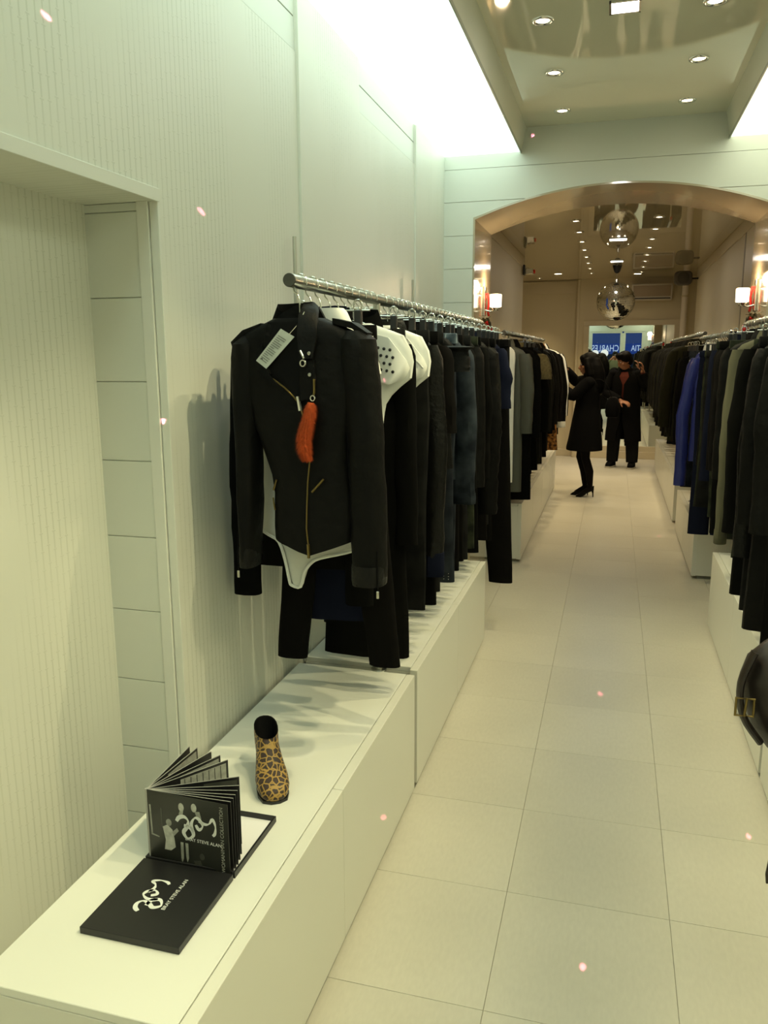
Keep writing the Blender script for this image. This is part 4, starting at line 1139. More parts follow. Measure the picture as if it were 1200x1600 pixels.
# ------------------------------------------------------------------ white bodysuit behind it
BY_ = 2.122
bs_ = thing('bodysuit', 'white mesh bodysuit showing below and beside the biker jacket', 'bodysuit', (LX, BY_, .985), 'garments on the left front rail')
BO = (0, 0, -.985)
def brief(z, xl, xr): return sring((xl+xr)/2, 0, z, (xr-xl)/2, .015, 30, 3.0, 9.0, .002, 14)
rows = [(1.745, -.05, .05), (1.735, -.08, .07), (1.715, -.13, .12), (1.69, -.160, .15), (1.64, -.160, .15), (1.55, -.162, .145), (1.45, -.164, .14), (1.35, -.166, .14), (1.24, -.173, .145), (1.160, -.184, .150), (1.146, -.160, .149), (1.134, -.136, .147), (1.119, -.112, .144), (1.098, -.102, .090), (1.080, -.097, .022), (1.060, -.092, -.012), (1.034, -.087, -.031), (1.008, -.081, -.040), (.990, -.074, -.045)]
MB(BO).loft([brief(*q) for q in rows]).build('body', MESHWH, bs_)
MB(BO).tube(smooth_path([(-.184, -.017, 1.162), (-.142, -.018, 1.138), (-.110, -.018, 1.118), (-.092, -.017, 1.062), (-.081, -.017, 1.005), (-.074, -.017, .990), (-.046, -.017, .988), (-.033, -.017, 1.034), (-.013, -.017, 1.060), (.015, -.018, 1.077), (.093, -.018, 1.098), (.148, -.017, 1.118)], 3), .0048, 8).build('leg_binding', WHITECL, bs_)
for s in (-1, 1):
    MB(BO).loft([sring(s*.145+s*.03*k, 0, 1.70-.10*k, .03-.008*k, .018, 14, 2.3) for k in (0, .4, .8, 1.0)]).build('cap_sleeve', WHITECL, bs_)
MB(BO).loft([sring(.055, 0, z, a, .030, 18, 2.6) for z, a in ((1.775, .035), (1.765, .045), (1.735, .060), (1.715, .064))]).build('collar', WHITECL, bs_)
hanger(LX, BY_, RZ, 'coat', 'wire hanger under the white mesh bodysuit', .14, 0, .088)

# ------------------------------------------------------------------ the other rails
def fill(x, zr, railname, items):
    for i, (y, k, spec) in enumerate(items):
        put(k, x, y, zr, i+1, railname, dict(spec))
WS = ['black wool', 'black cotton', 'charcoal wool', 'dark olive', 'black leather', 'black denim']
# beyond the arch, left
fill(LX, 1.808, 'left back rail', [
 (6.170, 'j', dict(d='narrow folded white shirt', m=WHITECL, name='shirt', cat='shirt', L=1.04, W=.075, b=.022, sleeves=False, hem=1.0, waist=.95, collar='fold', rz=radians(4), amp=.004, dx=.01)),
 (6.250, 'j', dict(d='long grey-green leather coat', m=GREY, name='coat', cat='coat', L=1.12, SL=.60, W=.155, b=.036, out=.025, r0=.058, r1=.05, hem=.95, rz=radians(-5))),
 (6.350, 'j', dict(d='long black coat with a trailing hem', m=WOOL, name='coat', cat='coat', L=1.20, SL=.64, W=.205, b=.034)),
 (6.530, 't', dict(d='black trousers', m=WOOL, L=1.08)),
 (6.640, 'j', dict(d='khaki shaggy fur-collared vest', m=WOOL, name='vest', cat='vest', L=.86, SL=.20, W=.215, b=.042, out=.05, r0=.07, r1=.065, slmat=KHAKIFUR, colmat=KHAKIFUR, amp=.012)),
 (6.760, 'j', dict(d='black boxy coat', m=WOOL, name='coat', cat='coat', L=1.02, SL=.62, W=.22, b=.036, out=.05)),
 (6.880, 't', dict(d='dark blue jeans', m=DENIMDK, L=1.06)),
 (7.000, 'j', dict(d='black parka with gold zip', m=CHAR, name='parka', cat='coat', L=.95, SL=.66, W=.22, b=.040, zip_=True, out=.05)),
 (7.130, 'j', dict(d='dark olive coat', m=DKOLIVE, name='coat', cat='coat', L=1.00, SL=.64, W=.22, b=.036, out=.05)),
 (7.260, 't', dict(d='black denim trousers', m=DENIMBK, L=1.05)),
 (7.390, 'j', dict(d='charcoal overcoat', m=CHAR, name='coat', cat='coat', L=1.05, SL=.66, W=.22, b=.038, out=.05)),
 (7.530, 'j', dict(d='black blazer', m=WOOL, L=.76, SL=.64, W=.22, b=.036, out=.05)),
 (7.670, 'j', dict(d='black wool coat', m=WOOL, name='coat', cat='coat', L=1.02, SL=.64, W=.225, b=.036, out=.05)),
 (7.820, 'j', dict(d='black leather coat', m=LEATHER, name='coat', cat='coat', L=.98, SL=.66, W=.225, b=.038, out=.06)),
 (7.980, 'j', dict(d='black cardigan', m=COTTON, name='cardigan', cat='cardigan', L=.80, SL=.64, W=.225, b=.036, out=.06)),
 (8.140, 'j', dict(d='black fur-collared jacket', m=WOOL, L=.84, SL=.66, W=.23, b=.042, out=.06, colmat=KHAKIFUR)),
 (8.310, 'j', dict(d='black jacket with white piping', m=WOOL, L=.86, SL=.66, W=.235, b=.036, out=.065, front=WHITECL)),
 (8.480, 'j', dict(d='black jacket with white edged sleeves and hem', m=WOOL, L=.84, SL=.74, W=.235, b=.036, out=.075, cuff=WHITECL, cuffh=.06, front=WHITECL)),
 (8.640, 'j', dict(d='white knit sweater', m=WHITECL, name='sweater', cat='sweater', L=.66, SL=.60, W=.235, b=.034, out=.07)),
 (8.790, 'j', dict(d='orange patterned dress', m=ORANGEP, name='dress', cat='dress', L=1.08, SL=.50, W=.225, b=.034, out=.06, hem=1.15)),
 (8.930, 'j', dict(d='pale grey sweater', m=WHITECL, name='sweater', cat='sweater', L=.70, SL=.66, W=.235, b=.034, out=.07)),
 (9.060, 'j', dict(d='dark brown cardigan', m=DKOLIVE, name='cardigan', cat='cardigan', L=.78, SL=.66, W=.24, b=.036, out=.075)),
 (9.200, 'j', dict(d='black long cardigan', m=COTTON, name='cardigan', cat='cardigan', L=.95, SL=.68, W=.24, b=.036, out=.07)),
 (9.340, 'j', dict(d='black jersey top at the far end', m=COTTON, name='top', cat='top', L=.70, SL=.60, W=.22, b=.036, out=.05)),
])
# front right
fill(RX, 1.822, 'right front rail', [
 (3.130, 'j', dict(d='black leather jacket', m=LEATHER, L=.72, SL=.66, W=.205, b=.036, out=.02, rz=radians(3))),
 (3.230, 't', dict(d='black trousers', m=WOOL, L=1.20, W=.18)),
 (3.390, 'j', dict(d='long black leather coat', m=LEATHER, name='coat', cat='coat', L=1.18, SL=.68, W=.205, b=.038, out=.025)),
 (3.500, 't', dict(d='long black trousers', m=COTTON, L=1.16, W=.19, hw=.09)),
 (3.600, 'j', dict(d='black crinkled leather jacket', m=LEATHER2, L=.80, SL=.86, W=.205, b=.036, out=.02, r1=.05)),
 (3.710, 't', dict(d='black jeans', m=DENIMBK, L=1.18, W=.19, hw=.09)),
 (3.810, 'j', dict(d='long black wool coat', m=WOOL, name='coat', cat='coat', L=1.15, SL=.80, W=.205, b=.038, out=.02, r1=.05)),
 (3.920, 'j', dict(d='black hooded jacket', m=COTTON, L=.82, SL=.72, W=.115, b=.036, hood=True, out=.0, r0=.038)),
 (4.020, 't', dict(d='black wide trousers', m=WOOL, L=1.14, W=.115, hw=.10)),
 (4.130, 'j', dict(d='black zip jacket with silver zip', m=LEATHER, L=.76, SL=.70, W=.115, b=.036, out=.0, r0=.038, r1=.034, zip_=True)),
 (4.240, 'j', dict(d='black coat', m=CHAR, name='coat', cat='coat', L=1.06, SL=.70, W=.115, b=.036, out=.0, r0=.036, r1=.034)),
 (4.350, 't', dict(d='green-grey waxed jeans', m=DENIMGR, L=1.10, W=.115, hw=.085, b=.02)),
 (4.460, 'j', dict(d='olive jacket with ribbed cuffs', m=OLIVE, L=.70, SL=1.00, W=.165, b=.040, out=.018, r0=.046, r1=.030, cuff=OLIVE, cuffh=.07, rz=radians(-2))),
 (4.590, 'j', dict(d='black bomber jacket', m=LEATHER, L=.72, SL=.68, W=.185, b=.036, out=.01)),
 (4.700, 't', dict(d='camouflage waxed jeans', m=DENIMGR, L=1.08, W=.18, b=.02)),
 (4.800, 'j', dict(d='black sweatshirt', m=COTTON, name='sweater', cat='sweater', L=.74, SL=.66, W=.185, b=.034, out=.012)),
 (5.020, 't', dict(d='black suit trousers', m=WOOL, L=1.12, W=.18)),
 (5.120, 'j', dict(d='black zipped cardigan', m=COTTON, name='cardigan', cat='cardigan', L=.82, SL=.70, W=.175, b=.034, out=.012)),
 (5.240, 't', dict(d='dark green jeans', m=DENIMGR, L=1.06, W=.18, b=.02)),
 (5.345, 'j', dict(d='navy suit jacket with silver-grey lapel edge', m=NAVY, L=.84, SL=.80, W=.120, b=.030, out=.008, r0=.040, r1=.040, front=GREY, dx=-.06, rz=0)),
])
# right, in and just beyond the arch
def narrow(**k): k.setdefault('W', .130); k.setdefault('dx', 0.0); return k
MX = .700
fill(MX, 1.772, 'right middle rail', [
 (5.640, 't', narrow(d='black waxed jeans', m=DENIMBK, L=1.02)),
 (5.740, 't', narrow(d='green-black jeans', m=DENIMGR, L=1.04, b=.02)),
 (5.850, 'j', narrow(d='black leather jacket with zipped cuffs', m=LEATHER, L=.78, SL=.72, W=.100, b=.034, out=.0, r0=.036, r1=.034, rz=0)),
 (5.970, 't', narrow(d='dark navy jeans', m=NAVY, L=1.28, W=.14, hw=.07)),
 (6.215, 'j', narrow(d='bright blue quilted nylon jacket with white lining', m=BLUE, L=.80, SL=.92, W=.100, b=.040, out=.050, r0=.044, r1=.042, colmat=WHITECL, front=WHITECL, rz=0, dx=-.055)),
 (6.310, 'j', dict(dx=.02, d='white collared shirt', m=WHITECL, name='shirt', cat='shirt', L=.66, SL=.30, W=.160, b=.030, out=.01)),
 (6.500, 't', dict(d='blue jeans with worn waistband', m=DENIMDK, L=1.02, W=.17)),
 (6.580, 'j', dict(d='black cotton jacket', m=COTTON, L=.72, SL=.66, W=.18, b=.036)),
 (6.670, 't', dict(d='black twill trousers', m=COTTON, L=1.05, W=.17)),
 (6.780, 'j', dict(d='dark olive field jacket', m=DKOLIVE, L=.76, SL=.66, W=.19, b=.036)),
 (6.910, 't', dict(d='charcoal trousers', m=CHAR, L=1.05, W=.17)),
 (7.050, 'j', dict(d='black wool blazer', m=WOOL, L=.76, SL=.64, W=.19, b=.036)),
 (7.180, 't', dict(d='black corduroy trousers', m=WOOL, L=1.05, W=.17)),
])
it = [(8.06, 'j', dict(d='dark olive wool coat with a white tag', m=DKOLIVE, name='coat', cat='coat', L=.90, SL=.70, W=.225, b=.042, out=.055, r0=.055, r1=.050, rz=0, dx=-.03))]
yy = 8.22
kinds = [('dark olive parka', DKOLIVE, .92), ('black overcoat', WOOL, .96), ('charcoal coat', CHAR, .90), ('black leather coat', LEATHER, .88), ('dark brown coat', DKOLIVE, .94), ('black wool jacket', WOOL, .78), ('charcoal jacket', CHAR, .80), ('black trench coat', COTTON, .98)]
i = 0
while yy < 12.0:
    d, m_, L_ = kinds[i % len(kinds)]
    pass
    it.append((yy, 'j', dict(d=d, m=m_, name='coat' if 'coat' in d or 'parka' in d else 'jacket', cat='coat' if 'coat' in d or 'parka' in d else 'jacket', L=L_, SL=.66, W=.205, b=.042, out=.045, r0=.052, r1=.048, dx=-.03)))
    yy += .17; i += 1
fill(RX, 1.826, 'right back rail', it)
tg = thing('price_tag', 'white price tag on a cord hanging from the olive coat', 'tag', (.80, 7.985, 1.50))
MB().box((-.018, -.001, 0), (.018, .001, .075), .0005).build('card', PAPERWH, tg, smooth=False)
MB().tube([(0, 0, .072), (.004, -.002, .11), (.006, .01, .165)], .0015, 5).build('cord', PAPERWH, tg)
MB().box((-.036, -.001, .160), (.040, .001, .178), .0005).build('brand_strip', PAPERWH, tg, smooth=False)
for x, y, z, lab in ((RX, 5.483, 1.795, 'red bauble at the far end of the right front rail'), (RX, 12.37, 1.80, 'red bauble at the far end of the right back rail')):
    t = thing('red_bauble', lab, 'ornament', (x, y+.012, z))
    MB().ell((0, 0, 0), (.018, .018, .024), 14, 10).build('bauble', REDBALL, t)
    MB().lathe((0, 0, .022), [(0, .014), (.005, .012), (.006, 0)], 10).build('cap', BRASS, t)

# ------------------------------------------------------------------ presentation box and photo book
CT = .482
bx = thing('presentation_box', 'open black presentation box with a white signature on its lid', 'box', (-.89, 1.47, CT))
BO_ = (.89, -1.47, 0)
ld = MB(BO_).box((-1.005, 1.230, .0005), (-.776, 1.470, .0165), .0012).build('lid', BOXBLACK, bx, smooth=False)
MB(BO_).box((-1.000, 1.478, .0005), (-.779, 1.708, .0030)).build('tray_floor', PAPERWH, bx, smooth=False)
for a, b in (((-1.005, 1.476), (-1.000, 1.712)), ((-.780, 1.476), (-.775, 1.712)), ((-1.000, 1.476), (-.780, 1.480)), ((-1.000, 1.708), (-.780, 1.712))):
    MB(BO_).box((a[0], a[1], .0005), (b[0], b[1], .0165), .0006).build('tray_wall', BOXBLACK, bx, smooth=False)
STROKES = [([(.02, .62), (.10, .80), (.24, .86), (.34, .70), (.28, .42), (.20, .20), (.30, -.02), (.46, .16), (.40, .44), (.22, .50)], .085),
           ([(.46, .26), (.42, .62), (.52, .90), (.64, .86), (.72, .62), (.62, .44), (.54, .62)], .070),
           ([(.62, .80), (.78, .72), (.90, .78), (.99, .98), (1.06, .72), (1.04, .42), (.98, .30)], .062)]
def logo(name, org, ux, uz, nrm, sc, mat, parent, off):
    mb = MB(off); org = Vector(org); ux = Vector(ux); uz = Vector(uz)
    for pts, wd in STROKES:
        p = smooth_path([org + ux*(a*sc) + uz*(b*sc*.62) for a, b in pts], 5)
        n_ = len(p)
        mb.ribbon(p, [wd*sc*(.45+.75*abs(sin(2.7*pi*i/n_+.6))) for i in range(n_)], nrm, .0005)
    return mb.build(name, mat, parent, smooth=False)
def put_text(name, txt, size, loc, ux, uz, mat, parent):
    me = text_mesh(txt, size, .0002); me.materials.append(mat)
    o = bpy.data.objects.new(name, me); col.objects.link(o)
    X = Vector(ux).normalized(); Y = Vector(uz).normalized(); Z = X.cross(Y)
    M4 = Matrix((( X.x, Y.x, Z.x, loc[0]), (X.y, Y.y, Z.y, loc[1]), (X.z, Y.z, Z.z, loc[2]), (0, 0, 0, 1)))
    o.parent = parent; o.matrix_local = M4
    return o
logo('signature_print', (-.878, 1.302, .0166), (0, 1, 0), (-1, 0, 0), (0, 0, 1), .098, INKWHITE, ld, BO_)
put_text('name_print', 'BRAY STEVE ALAN', .0125, (-.866+.89, 1.372-1.47, .0169), (0, 1, 0), (-1, 0, 0), INKWHITE, ld)

SPX, SPY, BKH, BKW = -.998, 1.487, .180, .213
bk = thing('photo_book', 'black photo book standing open like a fan in the box', 'book', (SPX, SPY, CT+.0034))
cv = MB().box((0, -.0018, 0), (BKW, .0, BKH), .0004).build('cover', M('book_cover_photo', (.016, .017, .014), .32, var=.6, vs_=12), bk, smooth=False)
cv.rotation_euler = (0, 0, radians(-3))
MB().tube([(0, .002, 0), (0, .002, BKH)], .0045, 10).build('spine', PAGEEDGE, bk)
pgm = MB().box((0.001, -.0006, 0.001), (BKW, .0006, BKH-.001)).mesh('page'); pgm.materials.append(BOXBLACK)
edge_me = MB().box((0.002, -.0007, BKH-.0016), (BKW, .0007, BKH-.0006)).mesh('page_edge'); edge_me.materials.append(PAGEEDGE)
for i, a in enumerate((1, 5, 9, 14, 20, 31, 56, 65, 74, 86, 92)):
    p = bpy.data.objects.new('page', pgm); col.objects.link(p); p.parent = bk; p.rotation_euler = (0, 0, radians(a))
    e = bpy.data.objects.new('gilt_edge', edge_me); col.objects.link(e); e.parent = p
    if i in (5, 6, 7, 9):
        g = {5: .45, 6: .25, 7: .05, 9: .1}[i]
        q = MB().box((.085 if i != 5 else .13, -.0012, BKH*.52), (BKW-.006, -.0007, BKH-.008))
        o = q.build('page_photo', INKGREY if i != 5 else INKDARK, p, smooth=False)
        if i == 6:
            mb = MB()
            for k in range(7): mb.box((.095+.016*k, -.0016, BKH*.55), (.0965+.016*k, -.0011, BKH-.010))
            mb.build('fence_print', BOXBLACK, p, smooth=False)
# printed cover picture: flat shapes a hair proud of the board
def cprint(name, pts, mat, dy=0.0):
    MB().prism([(s*BKW, -.0021-dy, h*BKH) for s, h in pts], (0, -.0003, 0)).build(name, mat, cv, smooth=False)
def oval(cx, cy, rx, ry, n=12): return [(cx+rx*cos(2*pi*k/n), cy+ry*sin(2*pi*k/n)) for k in range(n)]
GREYFACE = M('photo_grey_face', (.46, .47, .42), .5, var=.5, vs_=90)
cprint('printed_face', oval(.435, .845, .034, .060), GREYFACE)
cprint('printed_face', oval(.592, .870, .034, .060), GREYFACE)
cprint('printed_neck', [(.40, .74), (.45, .73), (.46, .80), (.42, .80)], INKGREY)
cprint('printed_neck', [(.60, .82), (.66, .83), (.68, .74), (.64, .70)], INKGREY)
cprint('printed_dress', [(.19, .52), (.25, .56), (.31, .50), (.33, .38), (.34, .26), (.28, .20), (.20, .20), (.22, .34)], GREYFACE)
cprint('printed_face', oval(.27, .595, .036, .050), INKGREY)
cprint('printed_arm', [(.30, .46), (.37, .54), (.39, .50), (.33, .42)], INKGREY)
cprint('printed_leg', [(.405, .35), (.44, .35), (.435, .12), (.415, .06), (.405, .12)], INKGREY)
cprint('printed_leg', [(.465, .35), (.50, .35), (.50, .14), (.48, .08), (.47, .14)], INKGREY)
cprint('printed_window', [(.03, .80), (.05, .80), (.06, .40), (.04, .40)], INKGREY)
cprint('printed_window', [(.04, .40), (.14, .37), (.14, .355), (.04, .375)], INKGREY)
cprint('printed_window', [(.17, .78), (.19, .78), (.19, .50), (.18, .50)], INKDARK)
cprint('printed_face', oval(.665, .20, .030, .045), INKDARK)
cprint('printed_arm', [(.56, .12), (.64, .14), (.66, .08), (.58, .07)], INKDARK)
logo('signature_print', (.36*BKW, -.0022, .43*BKH), (1, 0, 0), (0, 0, 1), (0, -1, 0), .098, INKWHITE, cv, (0, 0, 0))
put_text('name_print', 'BRAY STEVE ALAN', .0115, (.690*BKW, -.0025, .415*BKH), (1, 0, 0), (0, 0, 1), INKWHITE, cv)
put_text('title_print', 'WOMAN/MAN COLLECTION', .0125, (.925*BKW, -.0025, .50*BKH), (0, 0, 1), (-1, 0, 0), INKGREY, cv)

# ------------------------------------------------------------------ leopard boot
bt = thing('ankle_boot', 'leopard print ankle boot standing on the white cabinet', 'shoe', (-.872, 1.893, CT), None, radians(30.7))
def brow(B, T, w, n=20, p=2.3):
    B = Vector((0, B[0], B[1])); T = Vector((0, T[0], T[1])); c = (B+T)/2; h = (T-B)/2; out = []
    for j in range(n):
        a = 2*pi*j/n; cc, ss = cos(a), sin(a)
        out.append(c + Vector((w*math.copysign(abs(cc)**(2/p), cc), 0, 0)) + h*math.copysign(abs(ss)**(2/p), ss))
    return out
BR_ = [((-.1255, .012), (-.1240, .022), .010), ((-.119, .005), (-.116, .034), .027), ((-.105, .004), (-.101, .045), .038), ((-.080, .004), (-.077, .055), .0440), ((-.045, .007), (-.050, .064), .0450), ((-.010, .018), (-.032, .076), .0410), ((.025, .034), (-.014, .094), .0365), ((.060, .048), (-.002, .109), .0335), ((.092, .058), (.004, .116), .0330), ((.112, .082), (.007, .119), .0335), ((.116, .112), (.008, .121), .0340), ((.112, .146), (.008, .122), .0335)]
up_ = MB().loft([brow(*q) for q in BR_], True, False).build('upper', LEOPARD, bt, ang=70)
top = BR_[-1]
MB().loft([brow(*top), brow((.109, .144), (.012, .121), .0305), brow((.104, .095), (.012, .085), .027), brow((.09, .07), (.01, .06), .024)], False, True).build('lining', LINING, bt)
mb = MB()
sole = [(-.124, .0, .012), (-.112, .0, .033), (-.080, .0, .042), (-.045, .001, .042), (-.010, .012, .036), (.030, .030, .030), (.070, .046, .030), (.110, .056, .026)]
mb.loft([[(-w_, y_, z_), (w_, y_, z_), (w_*1.0, y_, z_+.008), (-w_*1.0, y_, z_+.008)] for y_, z_, w_ in sole]).build('sole', BLACKPL, bt)
MB().loft([[(-w_, y0, z_), (w_, y0, z_), (w_, y1, z_), (-w_, y1, z_)] for z_, y0, y1, w_ in ((0, .086, .112, .013), (.02, .082, .112, .013), (.045, .072, .114, .020), (.062, .066, .115, .026))]).build('heel', LEOPARD, bt)

# ------------------------------------------------------------------ people
def limb(mb, pts, rad, n=12, flat=1.0):
    mb.tube(pts, rad, n, True, flat)
    for p, r_ in zip(pts, rad): mb.ell(p, (r_, r_, r_), 10, 7)
def hand(mb, W, d, nrm, curl=.5, s=1.0, flip=1):
    W = Vector(W); d = Vector(d).normalized(); nrm = Vector(nrm); nrm = (nrm - d*nrm.dot(d)).normalized(); t = d.cross(nrm)*flip
    rings = []
    for k, w_, th in ((-.01, .026, .020), (.02, .034, .017), (.055, .041, .015), (.085, .040, .012)):
        rings.append([W + d*(k*s) + t*(w_*s*cos(2*pi*j/12)) + nrm*(th*s*sin(2*pi*j/12)) for j in range(12)])
    mb.loft(rings)
    for i, ln in enumerate((.078, .088, .082, .064)):
        p = W + d*(.083*s) + t*((.030-.0205*i)*s); dd = d.copy(); pts = [p]
        for q in range(3):
            c = curl*(.55+.25*q)
            dd = (dd*cos(c) + nrm*sin(c)).normalized()
            nn = nrm
            p = p + dd*(ln*s*(.42, .32, .26)[q]); pts.append(p)
        limb(mb, pts, [.0100*s, .0096*s, .0090*s, .0078*s], 8)
    p = W + d*(.022*s) + t*(.034*s); dd = (d*.62 + t*.72 + nrm*.35).normalized(); pts = [p]
    for q in range(3):
        p = p + dd*((.034, .030, .024)[q]*s); pts.append(p); dd = (dd + d*.35 + nrm*curl*.3).normalized()
    limb(mb, pts, [.0135*s, .0120*s, .0105*s, .0090*s], 8)
def head(mb, C, yawd, pitch, s=1.0):
    """C = centre of skull, facing local -y after rotation"""
    R = Matrix.Rotation(radians(yawd), 3, 'Z') @ Matrix.Rotation(radians(pitch), 3, 'X')
    C = Vector(C)
    def P(x, y, z): return C + R @ Vector((x*s, y*s, z*s))
    mb.ell(P(0, .012, .025), (.074*s, .094*s, .092*s), 18, 12, R)
    mb.ell(P(0, -.020, -.045), (.058*s, .068*s, .072*s), 16, 10, R)
    mb.ell(P(0, -.052, -.093), (.026*s, .026*s, .022*s), 10, 8, R)          # chin
    mb.tube([P(0, -.080, .012), P(0, -.098, -.018), P(0, -.108, -.036), P(0, -.092, -.046)], [.008*s, .011*s, .015*s, .012*s], 8)   # nose
    for q in (-1, 1):
        mb.ell(P(q*.030, -.074, .022), (.021*s, .014*s, .009*s), 10, 6, R)   # brow
        mb.ell(P(q*.012, -.098, -.038), (.008*s, .008*s, .007*s), 8, 5, R)
        mb.ell(P(q*.074, .012, -.010), (.010*s, .020*s, .032*s), 10, 8, R)   # ear
        mb.ell(P(q*.040, -.058, -.030), (.024*s, .020*s, .024*s), 10, 8, R)  # cheek
    mb.ell(P(0, -.085, -.066), (.024*s, .012*s, .006*s), 10, 6, R)
    mb.ell(P(0, -.083, -.077), (.021*s, .012*s, .007*s), 10, 6, R)
    return P, R
def eyes(P, R, parent, s=1.0):
    for q in (-1, 1):
        MB().ell(P(q*.030, -.077, .004), (.0125*s, .0085*s, .0075*s), 10, 7, R).build('eye', M('eye_white', (.55, .50, .45), .3), parent)
        MB().ell(P(q*.030, -.084, .004), (.0055*s, .003*s, .0055*s), 8, 6, R).build('iris', BLACKPL, parent)
def hairblob(mb, P, R, s=1.0, fringe=True):
    mb.ell(P(0, .022, .040), (.086*s, .100*s, .092*s), 18, 12, R)
    mb.ell(P(0, .060, -.010), (.080*s, .062*s, .085*s), 14, 10, R)
    if fringe: mb.ell(P(0, -.052, .078), (.066*s, .040*s, .036*s), 14, 8, R)
    for q in (-1, 1): mb.ell(P(q*.070, .022, .030), (.022*s, .055*s, .065*s), 10, 8, R)
def cloth_loft(rows, n=28, seed=0., amp=.006, p=2.3):
    return [sring(cx, cy, z, a, b, n, p, seed, amp, 9) for (z, cx, cy, a, b) in rows]

# --- woman in black coat, facing the left rail
wm = thing('person', 'woman in black flared coat, tights and high heels browsing the left back rail', 'person', (-.280, 9.65, 0), None, radians(-90))
mb = MB()
HZ = 1.532
P, R = head(mb, (0, -.010, HZ), 0, 4, 1.0)
mb.tube([(0, .025, 1.36), (0, .012, 1.43), (0, .005, 1.49)], [.062, .050, .052], 12)
mb.loft([sring(0, .01+cy, z, a, b, 24, 2.2) for z, a, b, cy in ((1.40, .05, .05, 0), (1.36, .13, .075, 0), (1.30, .165, .095, 0), (1.20, .150, .105, 0), (1.08, .120, .090, 0), (1.00, .125, .095, 0), (.90, .160, .115, .01), (.82, .165, .115, .01), (.78, .10, .09, .01))])
for s in (-1, 1):
    f = .035 if s > 0 else -.03
    limb(mb, [(s*.080, .005, .86), (s*.075, -.020+f*.3, .64), (s*.070, -.030+f, .46), (s*.066, .020+f, .30), (s*.062, .035+f, .13)], [.085, .070, .050, .049, .030])
    mb.tube([(s*.062, .055+f, .105), (s*.062, .000+f, .075), (s*.062, -.075+f, .028)], [.032, .030, .024], 10)
LE, LW = (.185, -.160, 1.185), (.105, -.290, 1.275)
RE, RW = (-.185, -.150, 1.335), (-.085, -.275, 1.480)
for S, E_, W_ in (((.165, .005, 1.325), LE, LW), ((-.165, .005, 1.335), RE, RW)):
    limb(mb, [S, E_, W_], [.052, .043, .027])
hand(mb, LW, (-.25, -.95, .15), (-.2, 0, -1), .7, .95, 1)
hand(mb, RW, (.25, -.95, .10), (.2, 0, -1), .7, .95, -1)
def asg_w(c):
    if c.z > 1.405 and abs(c.x) < .11: return 0
    if c.z > 1.0 and c.y < -.268: return 0
    return 1
wb2 = remeshed(mb, 'body', [SKIN, TIGHTS], wm, .0075, 5, asg_w)
eyes(P, R, wm)
rows = [(1.425, 0, .012, .068, .062), (1.395, 0, .010, .105, .075), (1.355, 0, .008, .165, .098), (1.30, 0, .005, .195, .122), (1.20, 0, 0, .188, .135), (1.10, 0, 0, .165, .135), (1.02, 0, -.005, .168, .145), (.92, 0, -.008, .195, .158), (.80, 0, -.012, .215, .172), (.68, 0, -.016, .230, .188), (.585, 0, -.020, .240, .202), (.555, 0, -.020, .241, .203)]
r_ = cloth_loft(rows, 30, 2.0, .010)
r_ += [[(p[0]*.93, p[1]*.93, p[2]+.004) for p in r_[-1]], [(p[0]*.9, p[1]*.9, p[2]+.08) for p in r_[-1]]]
ct = MB().loft(r_).build('coat', BLACKCOAT, wm)
for S, E_, W_ in (((.150, .005, 1.330), LE, LW), ((-.150, .005, 1.340), RE, RW)):
    S, E_, W_ = Vector(S), Vector(E_), Vector(W_)
    W2 = W_ + (E_-W_).normalized()*.025
    pts = smooth_path([S, S*.5+E_*.5, E_, E_*.5+W2*.5, W2], 3); n_ = len(pts)
    mb = MB().tube(pts, [.074-.022*k/(n_-1) for k in range(n_)], 14); mb.ell(pts[0], (.078, .075, .070), 12, 8)
    mb.build('coat_sleeve', BLACKCOAT, wm)
MB().loft(cloth_loft([(1.385, 0, .012, .105, .080), (1.435, 0, .018, .088, .074), (1.455, 0, .022, .080, .072), (1.430, 0, .018, .074, .064)], 24, 1, .003), False, False).build('coat_collar', BLACKCOAT, ct)
mb = MB(); hairblob(mb, P, R, 1.12, True)
mb.loft(cloth_loft([(1.60, 0, .045, .085, .075), (1.52, 0, .070, .112, .085), (1.44, 0, .085, .125, .092), (1.36, 0, .095, .130, .090), (1.28, 0, .105, .122, .080), (1.21, 0, .110, .095, .060), (1.185, 0, .112, .06, .035)], 26, 5, .010))
for s in (-1, 1): mb.tube([(s*.080, -.030, 1.60), (s*.100, -.015, 1.52), (s*.110, .010, 1.42), (s*.100, .035, 1.32)], [.030, .042, .048, .030], 10)
remeshed(mb, 'hair', [HAIR], wm, .009, 4)
MB().tube([(LW[0]+.031*cos(2*pi*k/14), LW[1]+.022, LW[2]+.031*sin(2*pi*k/14)) for k in range(14)], .005, 6, closed=True).build('bracelet', CHROME, wm)
MB().tube([(RW[0]+.033*cos(2*pi*k/14), RW[1]+.020, RW[2]+.033*sin(2*pi*k/14)) for k in range(14)], .006, 6, closed=True).build('wrist_watch', CHROME, wm)
for s in (-1, 1):
    f = .035 if s > 0 else -.03
    X = s*.062
    mb = MB().loft([[(X-w_, y_+f, zb2), (X+w_, y_+f, zb2), (X+w_*.8, y_+f, zt), (X-w_*.8, y_+f, zt)] for y_, zb2, zt, w_ in ((-.125, .001, .010, .006), (-.105, .001, .026, .022), (-.070, .002, .046, .036), (-.030, .020, .062, .034), (.015, .058, .085, .030), (.055, .082, .128, .030), (.080, .085, .135, .024))])
    mb.tube([(X, .062+f, .095), (X, .070+f, .05), (X, .072+f, .001)], [.018, .008, .0055], 10)
    mb.build('stiletto_shoe', LEATHER, wm)
hb2 = thing('shoulder_bag', 'black soft bag hanging at the back of the woman in the coat', 'bag', (.000, 9.53, .945))
